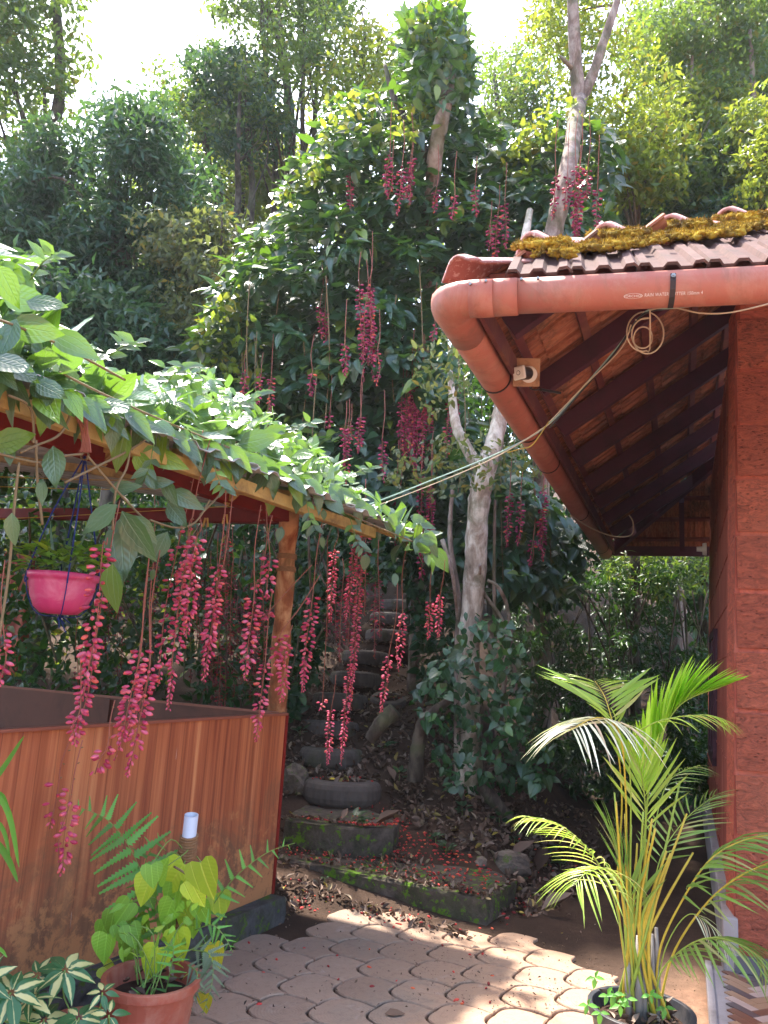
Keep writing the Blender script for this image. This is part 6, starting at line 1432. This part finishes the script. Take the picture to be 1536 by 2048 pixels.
def tree(label, gx, d, trunk_px, trs, crowns, bmat, r_l=.05, k=12, name='tree'):
    b = P(trunk_px[0][0], trunk_px[0][1], d); base = np.array([b[0], b[1], float(hz(b[0], b[1]))-.2]); t = thing(name, label, 'tree', base)
    pts = [base]+[P(x, y, d+rnd(-.15, .15)) for x, y in trunk_px]; trunk(t, pts, [trs[0]*1.15]+list(np.interp(np.linspace(0, 1, len(pts)-1), [0, 1], trs)), bmat, 10)
    for (poly, d0, d1, ncl, rcl, per, size, mat, tn_) in crowns:
        cc = crown(t, poly, d0, d1, ncl, rcl, per, size, mat, tn_); limbs(t, np.array(pts[1:]), cc, r_l, bmat, k)
    return t
m = MT
tree('tall broad leaved tree at the far left of the background', 0, 13.5, [(40, 640), (60, 450), (85, 330), (120, 180), (110, -20)], (.17, .07),
     [([(-120, -160), (130, -160), (140, 20), (150, 130), (110, 260), (60, 400), (-120, 470)], 12.5, 15, 100, .40, 110, .15, m['mid_tree'], 'dia')], m['bark_dark'])
tree('dense dark evergreen tree on the left in front of the others', 0, 10.6, [(255, 740), (250, 560), (235, 420), (225, 300)], (.14, .06),
     [([(20, 330), (100, 240), (200, 230), (265, 190), (320, 230), (410, 350), (470, 440), (400, 470), (340, 600), (340, 700), (250, 730), (100, 640), (-60, 560), (-60, 380)], 9.8, 11.6, 190, .34, 130, .15, m['dark_tree'], 'dia_n')], m['bark_dark'], .035)
tree('leafy dark tree filling the lower left behind the shed vine', 0, 9.2, [(150, 760), (130, 640), (90, 540)], (.09, .04),
     [([(-60, 520), (120, 560), (250, 600), (340, 680), (330, 760), (150, 720), (-60, 640)], 8.8, 10, 90, .32, 130, .15, m['dark_tree'], 'dia_n')], m['bark_dark'], .03)
tree('tall thin stemmed tree with an airy crown against the sky', 0, 15.5, [(575, 420), (580, 300), (575, 180), (560, 60), (553, -80)], (.12, .05),
     [([(430, -150), (700, -150), (720, 20), (680, 130), (650, 170), (600, 260), (560, 200), (510, 60), (430, 40)], 14.5, 17, 74, .34, 90, .15, m['mid_tree'], 'dia'), ([(330, 190), (400, 120), (480, 90), (560, 200), (560, 300), (470, 330), (420, 270), (350, 260)], 13, 15.5, 66, .34, 100, .14, m['dark_tree'], 'dia')], m['bark_dark'], .04)
for i, (x, y0, y1, x2, lb) in enumerate(((470, 470, 180, 480, 'slender dark sapling left of the yellow green gap'), (500, 460, 120, 492, 'slim straight sapling in front of the yellow green gap'), (440, 470, 200, 400, 'leaning thin sapling behind the olive bush'), (600, 430, 20, 610, 'thin pale stem right of the tall thin tree'), (620, 400, 60, 640, 'second thin stem leaning right near the tall thin tree'), (548, 420, -60, 520, 'thin stem leaning left near the tall thin tree'))):
    tree(lb, 0, 13.0+i*.4, [(x, y0), ((x+x2)/2, (y0+y1)/2), (x2, y1)], (.06, .03), [([(x2-70, y1-40), (x2+70, y1-50), (x2+60, y1+90), (x2-60, y1+80)], 12.7, 14.5, 9, .42, 130, .11, m['mid_tree'], 'dia')], m['bark_dark'], .02, 5, 'sapling')
tree('greyish olive bush in the middle distance left of the vine curtain', 0, 9.6, [(470, 720), (450, 600), (440, 520)], (.07, .03),
     [([(290, 480), (360, 430), (450, 430), (520, 400), (480, 500), (440, 580), (400, 650), (340, 700), (320, 620), (360, 560)], 9.0, 10.9, 60, .30, 110, .10, m['olive'], 'dia')], m['bark_dark'], .02)
tree('sunlit yellow green tree glowing through the gap in the middle', 0, 18, [(480, 420), (490, 340)], (.1, .05),
     [([(380, 270), (600, 240), (620, 400), (520, 430), (400, 420)], 17, 20, 60, .7, 130, .17, m['yellow'], 'dia')], m['bark_dark'], .03)
tree('pale airy tree behind the top of the vine curtain', 0, 14, [(720, 380), (720, 200), (730, 60)], (.08, .03),
     [([(640, 120), (700, 80), (780, 60), (820, 160), (760, 200), (660, 220)], 12.5, 14.5, 34, .5, 100, .12, m['yellow'], 'dia')], m['bark_dark'], .02)
tree('hazy sparse tree right of the vine top', 0, 16, [(1010, 500), (1000, 300), (990, 150)], (.1, .04),
     [([(940, 180), (1000, 120), (1060, 90), (1100, 150), (1110, 320), (1000, 330), (940, 260)], 15, 17.5, 55, .55, 130, .12, m['mid_tree'], 'dia')], m['bark_dark'], .03)
# forked tree
ft = thing('forked_tree', 'mottled forked tree trunk rising above the roof corner', 'tree', gp(2.1, 10.4))
trunk(ft, [gp(2.2, 10.2), P(1082, 900, 9.2), P(1085, 560, 7.9), P(1108, 460, 7.8), P(1130, 370, 7.85), P(1146, 280, 8.3), P(1158, 200, 9.2)], [.11, .10, .095, .095, .09, .088, .095], MT['bark_mid'], 14)
trunk(ft, [P(1158, 210, 9.2), P(1152, 130, 9.2), P(1148, 60, 9.2), P(1142, -60, 9.2)], [.088, .076, .07, .062], MT['bark_mid'], 12, 'branch')
trunk(ft, [P(1160, 205, 9.2), P(1185, 150, 9.25), P(1205, 90, 9.3), P(1235, 0, 9.4), P(1250, -60, 9.4)], [.075, .062, .055, .042, .028], MT['bark_mid'], 12, 'branch')
trunk(ft, [P(1148, 140, 9.2), P(1128, 120, 9.1), P(1120, 112, 9.1)], [.03, .025, .015], MT['bark_mid'], 8, 'branch')
cc = crown(ft, [(1060, -60), (1180, -80), (1290, -60), (1250, 80), (1330, 160), (1290, 230), (1200, 200), (1130, 200), (1075, 150)], 9.8, 11.3, 46, .34, 80, .10, m['yellow'], 'dia', 'crown'); limbs(ft, np.array([P(1150, 60, 10.2), P(1205, 90, 10.3), P(1230, 10, 10.4)]), cc, .02, MT['bark_mid'], 14)
crown(ft, [(1200, 160), (1340, 170), (1330, 300), (1250, 330), (1180, 280)], 10, 11.6, 18, .38, 80, .11, m['yellow'], 'dia', 'lower_crown')
fv = [(1112, 350, 1105, 440), (1135, 355, 1130, 420), (1152, 340, 1148, 470), (1160, 335, 1155, 490), (1175, 340, 1172, 400), (1195, 380, 1194, 470), (1158, 400, 1150, 480)]
for (x0, y0, x1, y1) in fv: raceme(ft, P(x0+4, y0-110, 7.7), P(x0, y0, 7.7), P(x1, y1, 7.7), .8, .036, far=True, width=.6, mat=MT['petal_mid'])
tree('fine leaved tall tree in the upper right background', 0, 14, [(1400, 420), (1410, 250), (1420, 100), (1400, -50)], (.13, .05),
     [([(1250, 40), (1330, 0), (1420, -80), (1600, -120), (1620, 200), (1480, 260), (1380, 260), (1270, 220)], 12.5, 16, 170, .38, 120, .12, m['mid_tree'], 'dia')], m['bark_dark'], .03)
tree('dark dense tree in the top right corner', 0, 17, [(1500, 400), (1510, 200), (1500, 50)], (.15, .06),
     [([(1380, -60), (1640, -160), (1640, 260), (1500, 220), (1440, 120)], 15.5, 18, 90, .75, 190, .15, m['dark_tree'], 'dia')], m['bark_dark'], .04)
tree('yellow green sunlit bush just right of the forked tree above the ridge', 0, 10.8, [(1270, 480), (1290, 380), (1280, 300)], (.06, .03),
     [([(1200, 300), (1260, 250), (1340, 270), (1350, 340), (1290, 400), (1210, 400)], 10.2, 11.4, 34, .36, 130, .12, m['yellow'], 'dia')], m['bark_dark'], .02)
tree('green rounded bush over the middle of the ridge tiles', 0, 11.5, [(1400, 480), (1390, 380), (1380, 320)], (.06, .03),
     [([(1320, 330), (1380, 280), (1450, 300), (1460, 400), (1380, 440), (1310, 420)], 11, 12.5, 42, .38, 140, .13, m['mid_tree'], 'dia')], m['bark_dark'], .02)
tree('bright yellow green tree reaching up right of the forked trunk', 0, 12.5, [(1340, 400), (1370, 280), (1390, 200)], (.08, .03),
     [([(1320, 200), (1400, 180), (1470, 210), (1450, 290), (1360, 290), (1310, 260)], 12, 13.5, 40, .42, 130, .12, m['yellow'], 'dia')], m['bark_dark'], .02)
tree('yellow leaved bush at the right edge above the roof', 0, 10.6, [(1520, 480), (1510, 380), (1530, 280)], (.06, .03),
     [([(1480, 230), (1560, 200), (1640, 240), (1640, 400), (1540, 420), (1470, 360)], 10, 11.5, 48, .38, 140, .12, m['yellow'], 'dia'), ([(1440, 380), (1640, 380), (1640, 460), (1440, 460)], 10.5, 11.5, 26, .36, 130, .12, m['dark_tree'], 'dia')], m['bark_dark'], .02)
tree('shadowy dark green bush low behind the ridge tiles', 0, 12.0, [(1250, 520), (1240, 440), (1260, 380)], (.05, .03),
     [([(1190, 400), (1300, 390), (1440, 420), (1440, 500), (1190, 520)], 11.5, 13, 50, .38, 150, .13, m['dark_tree'], 'dia')], m['bark_dark'], .02)
for i, (x0, y0, x1, y1, w_, lb) in enumerate(((1395, 470, 1440, 200, .05, 'dark leaning trunk seen through the bushes over the roof'), (1425, 470, 1400, 150, .04, 'thin dark trunk beside the leaning one over the roof'), (1490, 440, 1500, 60, .07, 'straight grey trunk in front of the top right tree'), (1350, 440, 1385, 30, .04, 'thin pale trunk rising into the fine leaved tree'))):
    tt = thing('slender_tree', lb, 'tree', gp(*(P(x0, y0, 12.6)[:2]))); trunk(tt, [gp(*(P(x0, y0, 12.6)[:2])), P(x0, y0, 12.6), P((x0+x1)/2+12, (y0+y1)/2, 12.6), P(x1, y1, 12.7)], [w_*1.3, w_, w_*.8, w_*.4], MT['bark_dark' if i < 2 else 'bark_mid'], 8)
    crown(tt, [(x1-50, y1-50), (x1+50, y1-50), (x1+50, y1+60), (x1-50, y1+60)], 12.3, 13, 7, .36, 90, .11, m['mid_tree'], 'dia')
st_ = thing('pollard_stump', 'pale pollarded stump with pinkish shoots behind the ridge tiles', 'tree', gp(4.9, 12.6))
trunk(st_, [gp(4.9, 12.6), P(1330, 700, 12.2), P(1322, 520, 12), P(1318, 425, 12)], [.13, .12, .12, .10], MT['bark_mid'], 10); trunk(st_, [P(1322, 510, 12), P(1295, 450, 12), P(1300, 410, 12)], [.055, .045, .03], MT['bark_pale'], 8, 'branch')
crown(st_, [(1270, 385), (1330, 385), (1330, 420), (1280, 420)], 11.8, 12.2, 10, .13, 30, .07, MT['petal_far'], 'dia', 'pink_shoots'); crown(st_, [(1300, 380), (1400, 350), (1400, 440), (1330, 440)], 11.8, 12.3, 12, .22, 40, .12, m['yellow'], 'dia', 'green_shoots')
# far woodland as one mass, so that no hill shows bare
wd = [([(-200, 430), (300, 380), (700, 350), (1000, 330), (1300, 300), (1700, 300), (1700, 900), (-200, 1050)], 19, 24, 330, 1.15, 170, .24, m['mid_tree']), ([(-200, 760), (1200, 700), (1700, 700), (1700, 1240), (900, 1160), (-200, 1150)], 12.5, 17, 200, .95, 170, .2, m['under'])]
for i, (poly, d0, d1, ncl, rcl, per, size, mat) in enumerate(wd):
    c = polypts(poly, ncl); cc = np.array([P(x, y, rnd(d0, d1)) for x, y in c]); P_ = np.concatenate([q_+rdir(per)*(rnd(.2, 1, per)**.5)[:, None]*rcl*rnd(.7, 1.2) for q_ in cc]); n_ = len(P_)
    o = scatter('woodland', [('dia', P_, rdir(n_, -.2), rdir(n_, .7), rnd(size*.7, size*1.3, n_))], mat); tag(o, ['far green woodland filling the hillside behind the trees', 'dark undergrowth on the hillside behind the vine curtain'][i], 'woodland', kind='stuff')


# ------------------------------------------------------------------ thin haze volume through the whole scene
q = MB(); q.box((0, 14.5, 11.8), (47, 0, 0), (0, 32.5, 0), (0, 0, 13.2)); hzm = bpy.data.materials.new('haze_air'); hzm.use_nodes = True; t_ = hzm.node_tree; t_.nodes.clear()
o_ = t_.nodes.new('ShaderNodeOutputMaterial'); v_ = t_.nodes.new('ShaderNodeVolumePrincipled'); v_.inputs['Color'].default_value = (.92, .93, 1., 1); v_.inputs['Density'].default_value = .0008; v_.inputs['Anisotropy'].default_value = .3
t_.links.new(v_.outputs[0], o_.inputs['Volume']); hzo = q.build('haze', hzm); hzo['kind'] = 'stuff'; hzo['label'] = 'thin bright haze filling the air'
